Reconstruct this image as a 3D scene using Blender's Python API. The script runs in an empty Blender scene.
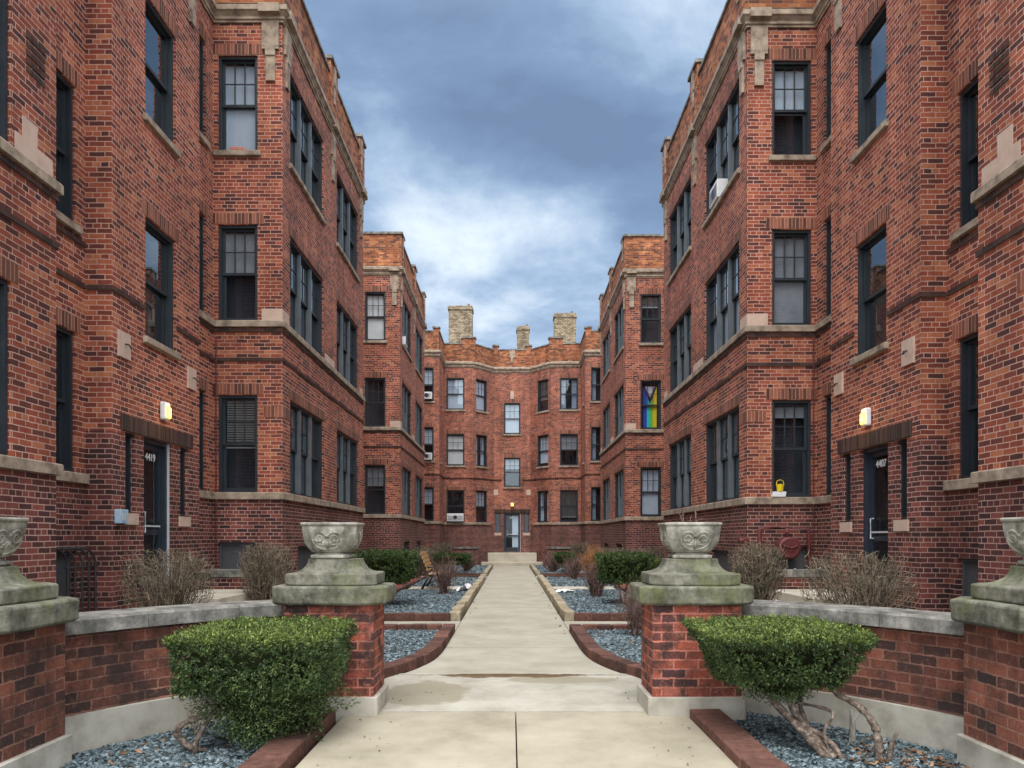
import bpy, bmesh, math, random
import numpy as np
from mathutils import Vector, Matrix
R = math.radians
random.seed(7); rng = np.random.default_rng(7)
SC = bpy.context.scene; COL = SC.collection

# ------------------------------------------------------------------ camera, sky, sun, exposure
cam_d = bpy.data.cameras.new('camera'); cam = bpy.data.objects.new('camera', cam_d); COL.objects.link(cam)
cam.location = (0, 0, 1.6); cam.rotation_euler = (R(90), 0, 0)
cam_d.sensor_width = 36; cam_d.lens = 750/1024*36
cam_d.shift_y = (537-384)/1024; cam_d.shift_x = 1/1024
cam_d.clip_start = .05; cam_d.clip_end = 3000
SC.camera = cam

W = bpy.data.worlds.new("World"); SC.world = W; W.use_nodes = True
def build_world():
    nt = W.node_tree; N = nt.nodes; L = nt.links; N.clear()
    out = N.new('ShaderNodeOutputWorld'); sky = N.new('ShaderNodeTexSky'); sky.sky_type = 'NISHITA'
    sky.sun_disc = False; sky.sun_elevation = R(60); sky.sun_rotation = R(188)
    b1 = N.new('ShaderNodeBackground'); b1.inputs[1].default_value = .1; L.new(sky.outputs[0], b1.inputs[0])
    tc = N.new('ShaderNodeTexCoord')
    sep = N.new('ShaderNodeSeparateXYZ'); L.new(tc.outputs['Generated'], sep.inputs[0])
    def m(op, a, b=None, c=None, clamp=False):
        n = N.new('ShaderNodeMath'); n.operation = op; n.use_clamp = clamp
        for i, v in enumerate((a, b, c)):
            if v is None: continue
            if isinstance(v, (int, float)): n.inputs[i].default_value = v
            else: L.new(v, n.inputs[i])
        return n.outputs[0]
    # cloud layer: the direction projected onto a flat layer overhead
    zz = m('ADD', m('MAXIMUM', sep.outputs[2], 0), .18)
    px = m('DIVIDE', sep.outputs[0], zz); py = m('DIVIDE', sep.outputs[1], zz)
    cmb = N.new('ShaderNodeCombineXYZ'); L.new(px, cmb.inputs[0]); L.new(py, cmb.inputs[1])
    def noise(scale, det, rough, off, dist=0):
        n = N.new('ShaderNodeTexNoise'); n.inputs['Scale'].default_value = scale; n.inputs['Detail'].default_value = det
        n.inputs['Roughness'].default_value = rough; n.inputs['Distortion'].default_value = dist
        mp = N.new('ShaderNodeVectorMath'); mp.operation = 'ADD'; mp.inputs[1].default_value = off
        L.new(cmb.outputs[0], mp.inputs[0]); L.new(mp.outputs[0], n.inputs['Vector']); return n.outputs['Fac']
    n1 = noise(1.5, 8, .58, (3.1, 1.7, 0), .35); n2 = noise(4.2, 7, .62, (8.3, 4.2, 2), .35)
    # where the cloud deck is thick and thin (directions in the sky)
    def blob(vx, vy, vz, sx, amp):
        d = Vector((vx, vy, vz)).normalized()
        vm = N.new('ShaderNodeVectorMath'); vm.operation = 'DOT_PRODUCT'; vm.inputs[1].default_value = d
        nz = N.new('ShaderNodeVectorMath'); nz.operation = 'NORMALIZE'; L.new(tc.outputs['Generated'], nz.inputs[0]); L.new(nz.outputs[0], vm.inputs[0])
        a = m('SUBTRACT', 1, vm.outputs['Value'])
        e = m('POWER', 2.718, m('MULTIPLY', a, -1/(sx*sx)))
        return m('MULTIPLY', e, amp)
    def dirpx(x, y): return ((x-511)/750, 1, (537-y)/750)
    t = m('ADD', m('MULTIPLY', m('SUBTRACT', n1, .5), 2.1), m('MULTIPLY', m('SUBTRACT', n2, .5), .75))
    t = m('ADD', t, .42)
    for (x, y, s, a) in ((490, 235, .075, .70), (400, 225, .06, .34), (585, 215, .045, .34), (540, 100, .12, -.30), (400, 60, .10, -.10), (620, 165, .06, -.22),
                         (680, 30, .08, .42), (350, 120, .05, .15), (560, 290, .05, -.28), (470, 300, .05, -.12), (400, 300, .04, -.15), (650, 215, .04, .05), (420, 290, .05, .08)):
        t = m('ADD', t, blob(*dirpx(x, y), s, a))
    rp = N.new('ShaderNodeValToRGB'); L.new(t, rp.inputs[0])
    e = rp.color_ramp.elements; e[0].position = 0; e[0].color = (.145, .215, .345, 1); e[1].position = 1; e[1].color = (.68, .77, .86, 1)
    k = e.new(.35); k.color = (.20, .295, .455, 1); k = e.new(.62); k.color = (.34, .455, .62, 1)
    # unseen overcast deck overhead and behind the viewer brightened to light the court
    up = N.new('ShaderNodeMapRange'); L.new(sep.outputs[2], up.inputs[0]); up.inputs[1].default_value = .55; up.inputs[2].default_value = .85
    up.inputs[3].default_value = 0; up.inputs[4].default_value = 1; up.interpolation_type = 'SMOOTHSTEP'
    bk = N.new('ShaderNodeMapRange'); L.new(m('MULTIPLY', sep.outputs[1], -1), bk.inputs[0]); bk.inputs[1].default_value = -.3; bk.inputs[2].default_value = .5
    bk.interpolation_type = 'SMOOTHSTEP'
    gain = m('ADD', m('ADD', .92, m('MULTIPLY', up.outputs[0], 1.9)), m('MULTIPLY', bk.outputs[0], 1.7))
    wh = N.new('ShaderNodeMixRGB'); L.new(m('MAXIMUM', up.outputs[0], bk.outputs[0]), wh.inputs[0]); L.new(rp.outputs[0], wh.inputs[1]); wh.inputs[2].default_value = (.62, .64, .66, 1)
    b2 = N.new('ShaderNodeBackground'); L.new(wh.outputs[0], b2.inputs[0]); L.new(gain, b2.inputs[1])
    mx = N.new('ShaderNodeMixShader'); mx.inputs[0].default_value = .93
    L.new(b1.outputs[0], mx.inputs[1]); L.new(b2.outputs[0], mx.inputs[2]); L.new(mx.outputs[0], out.inputs[0])
build_world()
sun_d = bpy.data.lights.new('sun', 'SUN'); sun_d.energy = 1.6; sun_d.angle = R(30); sun_d.color = (1, .95, .88)
sun = bpy.data.objects.new('sun', sun_d); COL.objects.link(sun)
sun.rotation_euler = (R(30), 0, R(-8))     # from high behind the viewer
vs = SC.view_settings; vs.view_transform = 'Standard'; vs.look = 'None'; vs.gamma = 1; vs.exposure = .52; vs.use_curve_mapping = False
SC.cycles.max_bounces = 8; SC.cycles.transparent_max_bounces = 12; SC.cycles.caustics_reflective = False; SC.cycles.caustics_refractive = False

# ------------------------------------------------------------------ materials
MATS = {}
def newmat(name):
    m = bpy.data.materials.new(name); m.use_nodes = True; MATS[name] = m
    N = m.node_tree.nodes; return m, N, m.node_tree.links, N['Principled BSDF']
def posnode(N):
    g = N.new('ShaderNodeNewGeometry'); return g.outputs['Position']
def add_noise(N, L, vec, scale, det=4, rough=.6):
    n = N.new('ShaderNodeTexNoise'); n.inputs['Scale'].default_value = scale; n.inputs['Detail'].default_value = det; n.inputs['Roughness'].default_value = rough
    L.new(vec, n.inputs['Vector']); return n.outputs['Fac']
def ramp(N, L, fac, stops, mode='LINEAR'):
    r = N.new('ShaderNodeValToRGB'); L.new(fac, r.inputs[0]); r.color_ramp.interpolation = mode
    e = r.color_ramp.elements
    e[0].position, e[0].color = stops[0][0], (*stops[0][1], 1); e[1].position, e[1].color = stops[-1][0], (*stops[-1][1], 1)
    for p, c in stops[1:-1]:
        k = e.new(p); k.color = (*c, 1)
    return r.outputs[0]
def mixc(N, L, fac, a, b, mode='MIX'):
    x = N.new('ShaderNodeMixRGB'); x.blend_type = mode
    for i, v in ((0, fac), (1, a), (2, b)):
        if isinstance(v, (int, float)): x.inputs[i].default_value = v
        elif isinstance(v, tuple): x.inputs[i].default_value = (*v, 1)
        else: L.new(v, x.inputs[i])
    return x.outputs[0]
def bump(N, L, P, h, strength, dist=.01, prev=None):
    b = N.new('ShaderNodeBump'); b.inputs['Strength'].default_value = strength; b.inputs['Distance'].default_value = dist
    L.new(h, b.inputs['Height'])
    if prev: L.new(prev, b.inputs['Normal'])
    L.new(b.outputs[0], P.inputs['Normal']); return b.outputs[0]
def mat_plain(name, stops, scale=6, rough=.8, metal=0, bstr=.15, bscale=40, spec=.3, bdist=.01, island=0):
    m, N, L, P = newmat(name); p = posnode(N)
    f = add_noise(N, L, p, scale, 6, .62)
    if island:      # every chip, leaf or twig its own tone
        g = N.new('ShaderNodeNewGeometry'); mm = N.new('ShaderNodeMath'); mm.operation = 'MULTIPLY_ADD'; L.new(g.outputs['Random Per Island'], mm.inputs[0]); mm.inputs[1].default_value = island; 
        m2 = N.new('ShaderNodeMath'); m2.operation = 'SUBTRACT'; L.new(f, m2.inputs[0]); m2.inputs[1].default_value = island/2; L.new(m2.outputs[0], mm.inputs[2]); f = mm.outputs[0]
    L.new(ramp(N, L, f, stops), P.inputs['Base Color'])
    P.inputs['Roughness'].default_value = rough; P.inputs['Metallic'].default_value = metal; P.inputs['Specular IOR Level'].default_value = spec
    if bstr: bump(N, L, P, add_noise(N, L, p, bscale, 5, .65), bstr, bdist)
    return m
def mat_brick(name, stops, mortar, bw=.212, rh=.0675, ms=.0055, stain=(.72, 1.1), blotch=None, squash=True, bs=.8, warp=.012, rough_mortar=0, soot=None):
    m, N, L, P = newmat(name)
    uv = N.new('ShaderNodeUVMap').outputs[0]; p = posnode(N)
    # slightly uneven courses
    wn = N.new('ShaderNodeTexNoise'); wn.inputs['Scale'].default_value = 9 if warp < .02 else 26; wn.inputs['Detail'].default_value = 2 if warp < .02 else 4; L.new(uv, wn.inputs['Vector'])
    sb = N.new('ShaderNodeVectorMath'); sb.operation = 'SUBTRACT'; L.new(wn.outputs['Color'], sb.inputs[0]); sb.inputs[1].default_value = (.5, .5, .5)
    sc = N.new('ShaderNodeVectorMath'); sc.operation = 'SCALE'; L.new(sb.outputs[0], sc.inputs[0]); sc.inputs['Scale'].default_value = warp
    ad = N.new('ShaderNodeVectorMath'); ad.operation = 'ADD'; L.new(uv, ad.inputs[0]); L.new(sc.outputs[0], ad.inputs[1])
    b = N.new('ShaderNodeTexBrick'); L.new(ad.outputs[0], b.inputs['Vector'])
    b.inputs['Color1'].default_value = (0, 0, 0, 1); b.inputs['Color2'].default_value = (1, 1, 1, 1); b.inputs['Mortar'].default_value = (.5, .5, .5, 1)
    b.inputs['Scale'].default_value = 1; b.inputs['Brick Width'].default_value = bw; b.inputs['Row Height'].default_value = rh
    b.inputs['Mortar Size'].default_value = ms; b.inputs['Mortar Smooth'].default_value = .25; b.inputs['Bias'].default_value = 0
    if squash: b.squash = .5; b.squash_frequency = 6
    if name == 'brick_soldier' or name == 'brick_dark': b.offset = 0
    base = ramp(N, L, b.outputs['Color'], stops)
    mot = add_noise(N, L, p, 55, 4, .7)
    mr = N.new('ShaderNodeMapRange'); L.new(mot, mr.inputs[0]); mr.inputs[1].default_value = .3; mr.inputs[2].default_value = .7; mr.inputs[3].default_value = .72; mr.inputs[4].default_value = 1.25
    base = mixc(N, L, 1, base, mr.outputs[0], 'MULTIPLY')
    mcol = mixc(N, L, add_noise(N, L, p, 3.0, 5, .6), tuple(c*.72 for c in mortar), tuple(min(1, c*1.25) for c in mortar))
    col = mixc(N, L, b.outputs['Fac'], base, mcol)
    if rough_mortar:      # smeared pointing that spills over brick faces
        f = N.new('ShaderNodeMapRange'); L.new(add_noise(N, L, p, 16, 5, .75), f.inputs[0]); f.inputs[1].default_value = .54; f.inputs[2].default_value = .68; f.inputs[4].default_value = rough_mortar
        col = mixc(N, L, f.outputs[0], col, mcol)
    # rain streaks and broad differences of tone
    mp = N.new('ShaderNodeMapping'); mp.inputs['Scale'].default_value = (2.6, 2.6, .28); L.new(p, mp.inputs[0])
    sf = N.new('ShaderNodeMapRange'); L.new(add_noise(N, L, mp.outputs[0], 1, 6, .7), sf.inputs[0]); sf.inputs[1].default_value = .32; sf.inputs[2].default_value = .66; sf.inputs[3].default_value = .66; sf.inputs[4].default_value = 1.12
    col = mixc(N, L, 1, col, sf.outputs[0], 'MULTIPLY')
    if soot:
        f = N.new('ShaderNodeMapRange'); L.new(add_noise(N, L, p, soot, 7, .72), f.inputs[0]); f.inputs[1].default_value = .46; f.inputs[2].default_value = .62; f.inputs[4].default_value = .85
        col = mixc(N, L, f.outputs[0], col, (.038, .028, .026))
    if blotch:
        f = N.new('ShaderNodeMapRange'); L.new(add_noise(N, L, p, blotch[1], 5, .65), f.inputs[0]); f.inputs[1].default_value = blotch[2]; f.inputs[2].default_value = blotch[2]+.1
        f.inputs[4].default_value = blotch[3]
        col = mixc(N, L, f.outputs[0], col, blotch[0])
    s = N.new('ShaderNodeMapRange'); L.new(add_noise(N, L, p, .55, 6, .62), s.inputs[0]); s.inputs[1].default_value = .3; s.inputs[2].default_value = .7
    s.inputs[3].default_value, s.inputs[4].default_value = stain
    col = mixc(N, L, 1, col, s.outputs[0], 'MULTIPLY')
    L.new(col, P.inputs['Base Color']); P.inputs['Roughness'].default_value = .85; P.inputs['Specular IOR Level'].default_value = .25
    inv = N.new('ShaderNodeMath'); inv.operation = 'MULTIPLY_ADD'; L.new(b.outputs['Fac'], inv.inputs[0]); inv.inputs[1].default_value = -1
    L.new(mot, inv.inputs[2])
    bump(N, L, P, inv.outputs[0], bs, .008)
    return m
BR_UP = mat_brick('brick_upper', [(0, (.085, .036, .034)), (.18, (.17, .050, .038)), (.45, (.30, .074, .045)), (.75, (.39, .102, .056)), (1, (.52, .19, .095))], (.66, .41, .33), ms=.0066,
                  blotch=((.60, .38, .33), .9, .68, .4))
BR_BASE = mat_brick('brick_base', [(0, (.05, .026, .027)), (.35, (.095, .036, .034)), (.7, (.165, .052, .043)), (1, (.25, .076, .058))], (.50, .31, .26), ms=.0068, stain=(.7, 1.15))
BR_PAR = mat_brick('brick_parapet', [(0, (.10, .045, .035)), (.3, (.27, .085, .042)), (.6, (.42, .135, .055)), (1, (.56, .23, .10))], (.40, .24, .16), stain=(.6, 1.2),
                   blotch=((.10, .07, .05), 2.2, .60, .75))
BR_DARK = mat_brick('brick_dark', [(0, (.04, .028, .025)), (.5, (.07, .04, .035)), (1, (.13, .065, .05))], (.12, .075, .06), squash=False)
BR_SOLD = mat_brick('brick_soldier', [(0, (.10, .045, .035)), (.4, (.2, .075, .05)), (1, (.40, .14, .085))], (.50, .32, .25), squash=False, ms=.006)
BR_WALL = mat_brick('brick_garden_wall', [(0, (.045, .032, .03)), (.3, (.10, .045, .036)), (.6, (.20, .070, .048)), (1, (.30, .105, .066))], (.33, .165, .12), bw=.22, rh=.083, ms=.008,
                   stain=(.5, 1.35), squash=False, blotch=((.40, .17, .13), 2.6, .60, .45), warp=.024, rough_mortar=.65, soot=1.7, bs=1)
BR_PIL = mat_brick('brick_pillar', [(0, (.07, .04, .045)), (.3, (.13, .05, .045)), (.6, (.32, .085, .055)), (1, (.45, .12, .08))], (.58, .22, .16), bw=.22, rh=.083, ms=.009,
                   stain=(.65, 1.25), squash=False, blotch=((.50, .17, .13), 3.5, .58, .5), warp=.022, rough_mortar=.8, soot=4.5, bs=1)
BR_PAVE = mat_brick('brick_edging', [(0, (.09, .045, .035)), (.5, (.17, .075, .055)), (1, (.28, .12, .085))], (.09, .07, .055), bw=.2, rh=.2, ms=.006, stain=(.6, 1.2), squash=False)
BR_CHIM = mat_brick('brick_chimney', [(0, (.21, .155, .10)), (.5, (.36, .285, .19)), (1, (.50, .42, .30))], (.13, .10, .07), bw=.2, rh=.09, ms=.012, squash=False, stain=(.8, 1.1))
BR_RED = mat_brick('brick_paver', [(0, (.25, .06, .05)), (1, (.42, .13, .10))], (.3, .2, .17), bw=.2, rh=.1, squash=False)

LIME = mat_plain('limestone', [(.3, (.13, .10, .08)), (.5, (.31, .245, .185)), (.72, (.47, .38, .29))], 5, .85, bstr=.3)
LIME2 = mat_plain('limestone_pink', [(.25, (.42, .30, .24)), (.5, (.52, .38, .31)), (.8, (.6, .46, .38))], 5, .85, bstr=.2)
def mat_mossy():
    m, N, L, P = newmat('mossy_stone'); p = posnode(N)
    a = ramp(N, L, add_noise(N, L, p, 7, 8, .7), [(.28, (.03, .032, .026)), (.42, (.10, .10, .078)), (.58, (.20, .195, .155)), (.75, (.36, .34, .29))])
    f = N.new('ShaderNodeMapRange'); L.new(add_noise(N, L, p, 2.4, 6, .7), f.inputs[0]); f.inputs[1].default_value = .50; f.inputs[2].default_value = .66; f.inputs[4].default_value = .62
    a = mixc(N, L, f.outputs[0], a, mixc(N, L, add_noise(N, L, p, 25, 4), (.06, .085, .02), (.19, .20, .06)))
    L.new(a, P.inputs['Base Color']); P.inputs['Roughness'].default_value = .92; P.inputs['Specular IOR Level'].default_value = .2
    b = bump(N, L, P, add_noise(N, L, p, 45, 6, .75), .7, .012); return m
MOSS = mat_mossy()
def mat_coping():
    m, N, L, P = newmat('coping_stone'); p = posnode(N)
    a = ramp(N, L, add_noise(N, L, p, 5, 8, .72), [(.3, (.05, .05, .047)), (.45, (.13, .127, .115)), (.57, (.23, .22, .20)), (.72, (.42, .40, .36))])
    L.new(a, P.inputs['Base Color']); P.inputs['Roughness'].default_value = .9; P.inputs['Specular IOR Level'].default_value = .2
    bump(N, L, P, add_noise(N, L, p, 35, 6, .75), .6, .012); return m
COPE = mat_coping()
URN = mat_plain('urn_stone', [(.3, (.09, .088, .07)), (.47, (.25, .24, .205)), (.68, (.46, .44, .39))], 9, .88, bstr=.4, bscale=70)
FSTONE = mat_plain('footing_stone', [(.25, (.22, .20, .165)), (.5, (.40, .375, .32)), (.75, (.50, .48, .43))], 3, .88, bstr=.3)
FRAME = mat_plain('window_frame', [(.3, (.018, .024, .031)), (.7, (.030, .038, .047))], 3, .45, bstr=0, spec=.4)
FRAME2 = mat_plain('window_mullion', [(.3, (.09, .11, .125)), (.7, (.15, .175, .19))], 3, .5, bstr=0, spec=.4)
DOORM = mat_plain('door_frame', [(.3, (.015, .02, .03)), (.7, (.03, .04, .06))], 3, .4, bstr=0, spec=.5)
BLIND = mat_plain('blind', [(.3, (.60, .62, .62)), (.7, (.75, .76, .76))], 3, .7, bstr=0)
SHADE = mat_plain('shade_cloth', [(.3, (.42, .50, .60)), (.7, (.52, .60, .70))], 2, .8, bstr=0)
SHADEG = mat_plain('shade_grey', [(.3, (.20, .22, .25)), (.7, (.30, .32, .35))], 2, .8, bstr=0)
PANEL = mat_plain('basement_panel', [(.3, (.06, .063, .07)), (.7, (.09, .093, .10))], 2, .7, bstr=0)
INT = mat_plain('interior', [(.3, (.022, .027, .036)), (.7, (.035, .042, .055))], 1, .9, bstr=0)
ROOFM = mat_plain('roofing', [(.3, (.04, .04, .04)), (.7, (.08, .08, .08))], 2, .9)
ALU = mat_plain('aluminium', [(.3, (.55, .57, .6)), (.7, (.68, .7, .72))], 3, .4, metal=.3, bstr=0)
WHITE = mat_plain('white_plastic', [(.3, (.68, .69, .70)), (.7, (.80, .80, .80))], 4, .5, bstr=0)
DARKP = mat_plain('dark_metal', [(.3, (.012, .012, .014)), (.7, (.03, .03, .033))], 4, .45, bstr=0, spec=.5)
REDP = mat_plain('red_paint', [(.3, (.075, .02, .022)), (.7, (.17, .04, .04))], 14, .5, bstr=.2)
BLUEB = mat_plain('blue_grey_paint', [(.3, (.26, .38, .50)), (.7, (.38, .50, .62))], 9, .5, bstr=0)
YEL = mat_plain('yellow_plastic', [(.3, (.75, .55, .02)), (.7, (.85, .65, .03))], 6, .4, bstr=0)
PINKB = mat_plain('loose_brick', [(.3, (.42, .16, .12)), (.7, (.55, .26, .20))], 30, .9)
WOOD = mat_plain('bench_wood', [(.3, (.38, .22, .09)), (.5, (.50, .32, .15)), (.7, (.60, .42, .22))], 14, .7, bstr=.2)
BARK = mat_plain('bark', [(.3, (.05, .04, .033)), (.5, (.16, .12, .095)), (.68, (.38, .31, .26))], 26, .95, bstr=1, bscale=70, bdist=.02)
TWIG = mat_plain('twig_tan', [(.2, (.045, .037, .028)), (.5, (.155, .125, .088)), (.8, (.36, .30, .21))], 18, .9, bstr=0, island=.6)
TWIGR = mat_plain('twig_red', [(.2, (.07, .04, .035)), (.5, (.18, .105, .09)), (.8, (.34, .24, .20))], 18, .9, bstr=0, island=.6)
TWIGO = mat_plain('twig_orange', [(.3, (.30, .13, .05)), (.7, (.50, .26, .12))], 18, .9, bstr=0)
LEAF = mat_plain('yew_leaf', [(.2, (.012, .026, .012)), (.5, (.042, .078, .024)), (.8, (.13, .18, .05))], 7, .55, bstr=0, spec=.35, island=.5)
LEAF_T = mat_plain('yew_lit_new_growth', [(.2, (.032, .056, .016)), (.5, (.095, .14, .032)), (.8, (.22, .27, .065))], 7, .55, bstr=0, spec=.3, island=.5)  # top leaves: new growth, with light from above put into the colour
LEAF2 = mat_plain('yew_leaf_far', [(.2, (.016, .034, .012)), (.5, (.042, .080, .022)), (.8, (.11, .16, .04))], 8, .6, bstr=0, spec=.3, island=.5)
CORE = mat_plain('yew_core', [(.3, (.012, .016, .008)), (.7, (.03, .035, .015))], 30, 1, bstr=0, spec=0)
SOIL = mat_plain('soil', [(.3, (.04, .03, .022)), (.5, (.085, .062, .045)), (.7, (.15, .115, .085))], 6, .95, bstr=.8, bscale=25, bdist=.03)
SLATE = mat_plain('slate_chip', [(.15, (.018, .025, .028)), (.42, (.065, .092, .102)), (.68, (.15, .20, .225)), (.92, (.27, .33, .36))], 20, .75, bstr=.2, island=.7)
SLATEB = mat_plain('slate_bed', [(.3, (.02, .025, .03)), (.5, (.06, .08, .09)), (.7, (.16, .20, .22))], 32, .85, bstr=1, bscale=32, bdist=.03)
DEAD = mat_plain('dead_leaf', [(.2, (.06, .03, .015)), (.5, (.16, .085, .045)), (.8, (.38, .22, .12))], 35, .85, bstr=0, island=.6)
ASPH = mat_plain('asphalt', [(.3, (.035, .035, .035)), (.7, (.065, .065, .063))], 30, .9, bstr=.5)
def mat_block():
    m, N, L, P = newmat('tan_block'); p = posnode(N)
    a = ramp(N, L, add_noise(N, L, p, 3, 7, .7), [(.3, (.16, .125, .08)), (.5, (.34, .27, .18)), (.7, (.46, .38, .27))])
    L.new(a, P.inputs['Base Color']); P.inputs['Roughness'].default_value = .9; bump(N, L, P, add_noise(N, L, p, 30, 6, .7), .8, .02); return m
BLOCK = mat_block()
def mat_concrete(name, c0, c1, c2, wear=False, joints=None):
    m, N, L, P = newmat(name); p = posnode(N)
    a = ramp(N, L, add_noise(N, L, p, 1.3, 8, .68), [(.3, c0), (.5, c1), (.7, c2)])
    sp = add_noise(N, L, p, 140, 3, .6)
    s = N.new('ShaderNodeMapRange'); L.new(sp, s.inputs[0]); s.inputs[1].default_value = .3; s.inputs[2].default_value = .7; s.inputs[3].default_value = .86; s.inputs[4].default_value = 1.12
    a = mixc(N, L, 1, a, s.outputs[0], 'MULTIPLY')
    # a few small pits and specks
    v = N.new('ShaderNodeTexVoronoi'); v.inputs['Scale'].default_value = 6; L.new(p, v.inputs['Vector'])
    pit = N.new('ShaderNodeMapRange'); L.new(v.outputs['Distance'], pit.inputs[0]); pit.inputs[1].default_value = .03; pit.inputs[2].default_value = .07; pit.inputs[3].default_value = .6; pit.inputs[4].default_value = 1
    a = mixc(N, L, 1, a, pit.outputs[0], 'MULTIPLY')
    def M(op, x, y=None):
        n = N.new('ShaderNodeMath'); n.operation = op
        for i, q in enumerate((x, y)):
            if q is None: continue
            if isinstance(q, (int, float)): n.inputs[i].default_value = q
            else: L.new(q, n.inputs[i])
        return n.outputs[0]
    sep = N.new('ShaderNodeSeparateXYZ'); L.new(p, sep.inputs[0])
    if wear:
        d1 = add_noise(N, L, p, 3.2, 5, .6); d2 = add_noise(N, L, p, 9, 5, .7)
        def ell(cx, cy, rx, ry, col, amt, soft=.08, k=1.1):
            q = M('ADD', M('POWER', M('ABSOLUTE', M('DIVIDE', M('SUBTRACT', sep.outputs[0], cx), rx)), 2), M('POWER', M('ABSOLUTE', M('DIVIDE', M('SUBTRACT', sep.outputs[1], cy), ry)), 2))
            q = M('ADD', q, M('MULTIPLY', M('SUBTRACT', d1, .5), k*2))
            f = N.new('ShaderNodeMapRange'); L.new(q, f.inputs[0]); f.inputs[1].default_value = 1-soft; f.inputs[2].default_value = 1+soft; f.inputs[3].default_value = amt; f.inputs[4].default_value = 0
            return mixc(N, L, f.outputs[0], a, col)
        a = ell(-.88, 7.7, .42, .62, (.225, .20, .135), .75, .14, .9)
        a = ell(.55, 8.38, .62, .20, (.23, .205, .14), .7, .14, .9)
        # broken edge where two pours meet, filled with brown soil
        e = M('ABSOLUTE', M('ADD', M('SUBTRACT', sep.outputs[1], 8.66), M('MULTIPLY', M('SUBTRACT', d1, .5), .30)))
        xx = M('ABSOLUTE', M('SUBTRACT', sep.outputs[0], .02))
        e = M('ADD', e, M('MULTIPLY', M('POWER', M('DIVIDE', xx, .72), 4), .06))
        f = N.new('ShaderNodeMapRange'); L.new(M('ADD', e, M('MULTIPLY', M('SUBTRACT', d2, .5), .08)), f.inputs[0]); f.inputs[1].default_value = .10; f.inputs[2].default_value = .135; f.inputs[3].default_value = 1; f.inputs[4].default_value = 0
        a = mixc(N, L, f.outputs[0], a, mixc(N, L, d2, (.05, .035, .02), (.20, .13, .07)))
        # hairline along the whole joint and a few cracks
        e2 = M('ABSOLUTE', M('ADD', M('SUBTRACT', sep.outputs[1], 8.70), M('MULTIPLY', M('SUBTRACT', d1, .5), .16)))
        f = N.new('ShaderNodeMapRange'); L.new(e2, f.inputs[0]); f.inputs[1].default_value = .008; f.inputs[2].default_value = .02; f.inputs[3].default_value = .3; f.inputs[4].default_value = 1
        a = mixc(N, L, 1, a, f.outputs[0], 'MULTIPLY')
        # scattered dark crumbs on the left
        v2 = N.new('ShaderNodeTexVoronoi'); v2.inputs['Scale'].default_value = 14; L.new(p, v2.inputs['Vector'])
        c = N.new('ShaderNodeMapRange'); L.new(M('ADD', v2.outputs['Distance'], M('MULTIPLY', M('ADD', M('POWER', M('ADD', sep.outputs[0], .86), 2), M('POWER', M('SUBTRACT', sep.outputs[1], 7.7), 2)), 1.8)), c.inputs[0])
        c.inputs[1].default_value = .2; c.inputs[2].default_value = .3; c.inputs[3].default_value = .35; c.inputs[4].default_value = 1
        a = mixc(N, L, 1, a, c.outputs[0], 'MULTIPLY')
    if joints:
        w_ = M('ABSOLUTE', M('SUBTRACT', M('FRACT', M('DIVIDE', sep.outputs[1], joints)), .5))
        f = N.new('ShaderNodeMapRange'); L.new(w_, f.inputs[0]); f.inputs[1].default_value = .002; f.inputs[2].default_value = .004; f.inputs[3].default_value = .5; f.inputs[4].default_value = 1
        a = mixc(N, L, 1, a, f.outputs[0], 'MULTIPLY')
    L.new(a, P.inputs['Base Color']); P.inputs['Roughness'].default_value = .88; P.inputs['Specular IOR Level'].default_value = .25
    bump(N, L, P, add_noise(N, L, p, 60, 6, .7), .35, .006); return m
CONC_W = mat_concrete('concrete_walk', (.25, .225, .165), (.345, .31, .235), (.41, .375, .29))
CONC_T = mat_concrete('concrete_threshold', (.25, .235, .195), (.37, .35, .295), (.47, .45, .39), wear=True)
CONC_P = mat_concrete('concrete_path', (.28, .258, .205), (.35, .328, .265), (.41, .388, .32), joints=3.1)
CONC_S = mat_concrete('concrete_step', (.36, .32, .25), (.46, .42, .34), (.54, .50, .42))

def mat_glass(name, f0, gain, power):
    m, N, L, P = newmat(name); N.remove(P)
    o = N['Material Output']; t = N.new('ShaderNodeBsdfTransparent'); t.inputs[0].default_value = (.93, .96, .98, 1)
    g = N.new('ShaderNodeBsdfGlossy'); g.inputs['Roughness'].default_value = .015; g.inputs[0].default_value = (.82, .92, 1, 1)
    n = N.new('ShaderNodeTexNoise'); n.inputs['Scale'].default_value = 1.6; n.inputs['Detail'].default_value = 1; L.new(posnode(N), n.inputs['Vector'])
    b = N.new('ShaderNodeBump'); b.inputs['Strength'].default_value = .06; b.inputs['Distance'].default_value = .03; L.new(n.outputs[0], b.inputs['Height']); L.new(b.outputs[0], g.inputs['Normal'])
    lw = N.new('ShaderNodeLayerWeight'); lw.inputs[0].default_value = .5      # the same from both sides of the pane
    p = N.new('ShaderNodeMath'); p.operation = 'POWER'; L.new(lw.outputs['Facing'], p.inputs[0]); p.inputs[1].default_value = power
    ma = N.new('ShaderNodeMath'); ma.operation = 'MULTIPLY_ADD'; ma.use_clamp = True; L.new(p.outputs[0], ma.inputs[0]); ma.inputs[1].default_value = gain; ma.inputs[2].default_value = f0
    x = N.new('ShaderNodeMixShader'); L.new(ma.outputs[0], x.inputs[0]); L.new(t.outputs[0], x.inputs[1]); L.new(g.outputs[0], x.inputs[2]); L.new(x.outputs[0], o.inputs[0])
    return m
GLASS = mat_glass('window_glass', .11, .85, 3.2)
GLASS_D = mat_glass('door_glass', .045, .8, 4.5)
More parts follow.
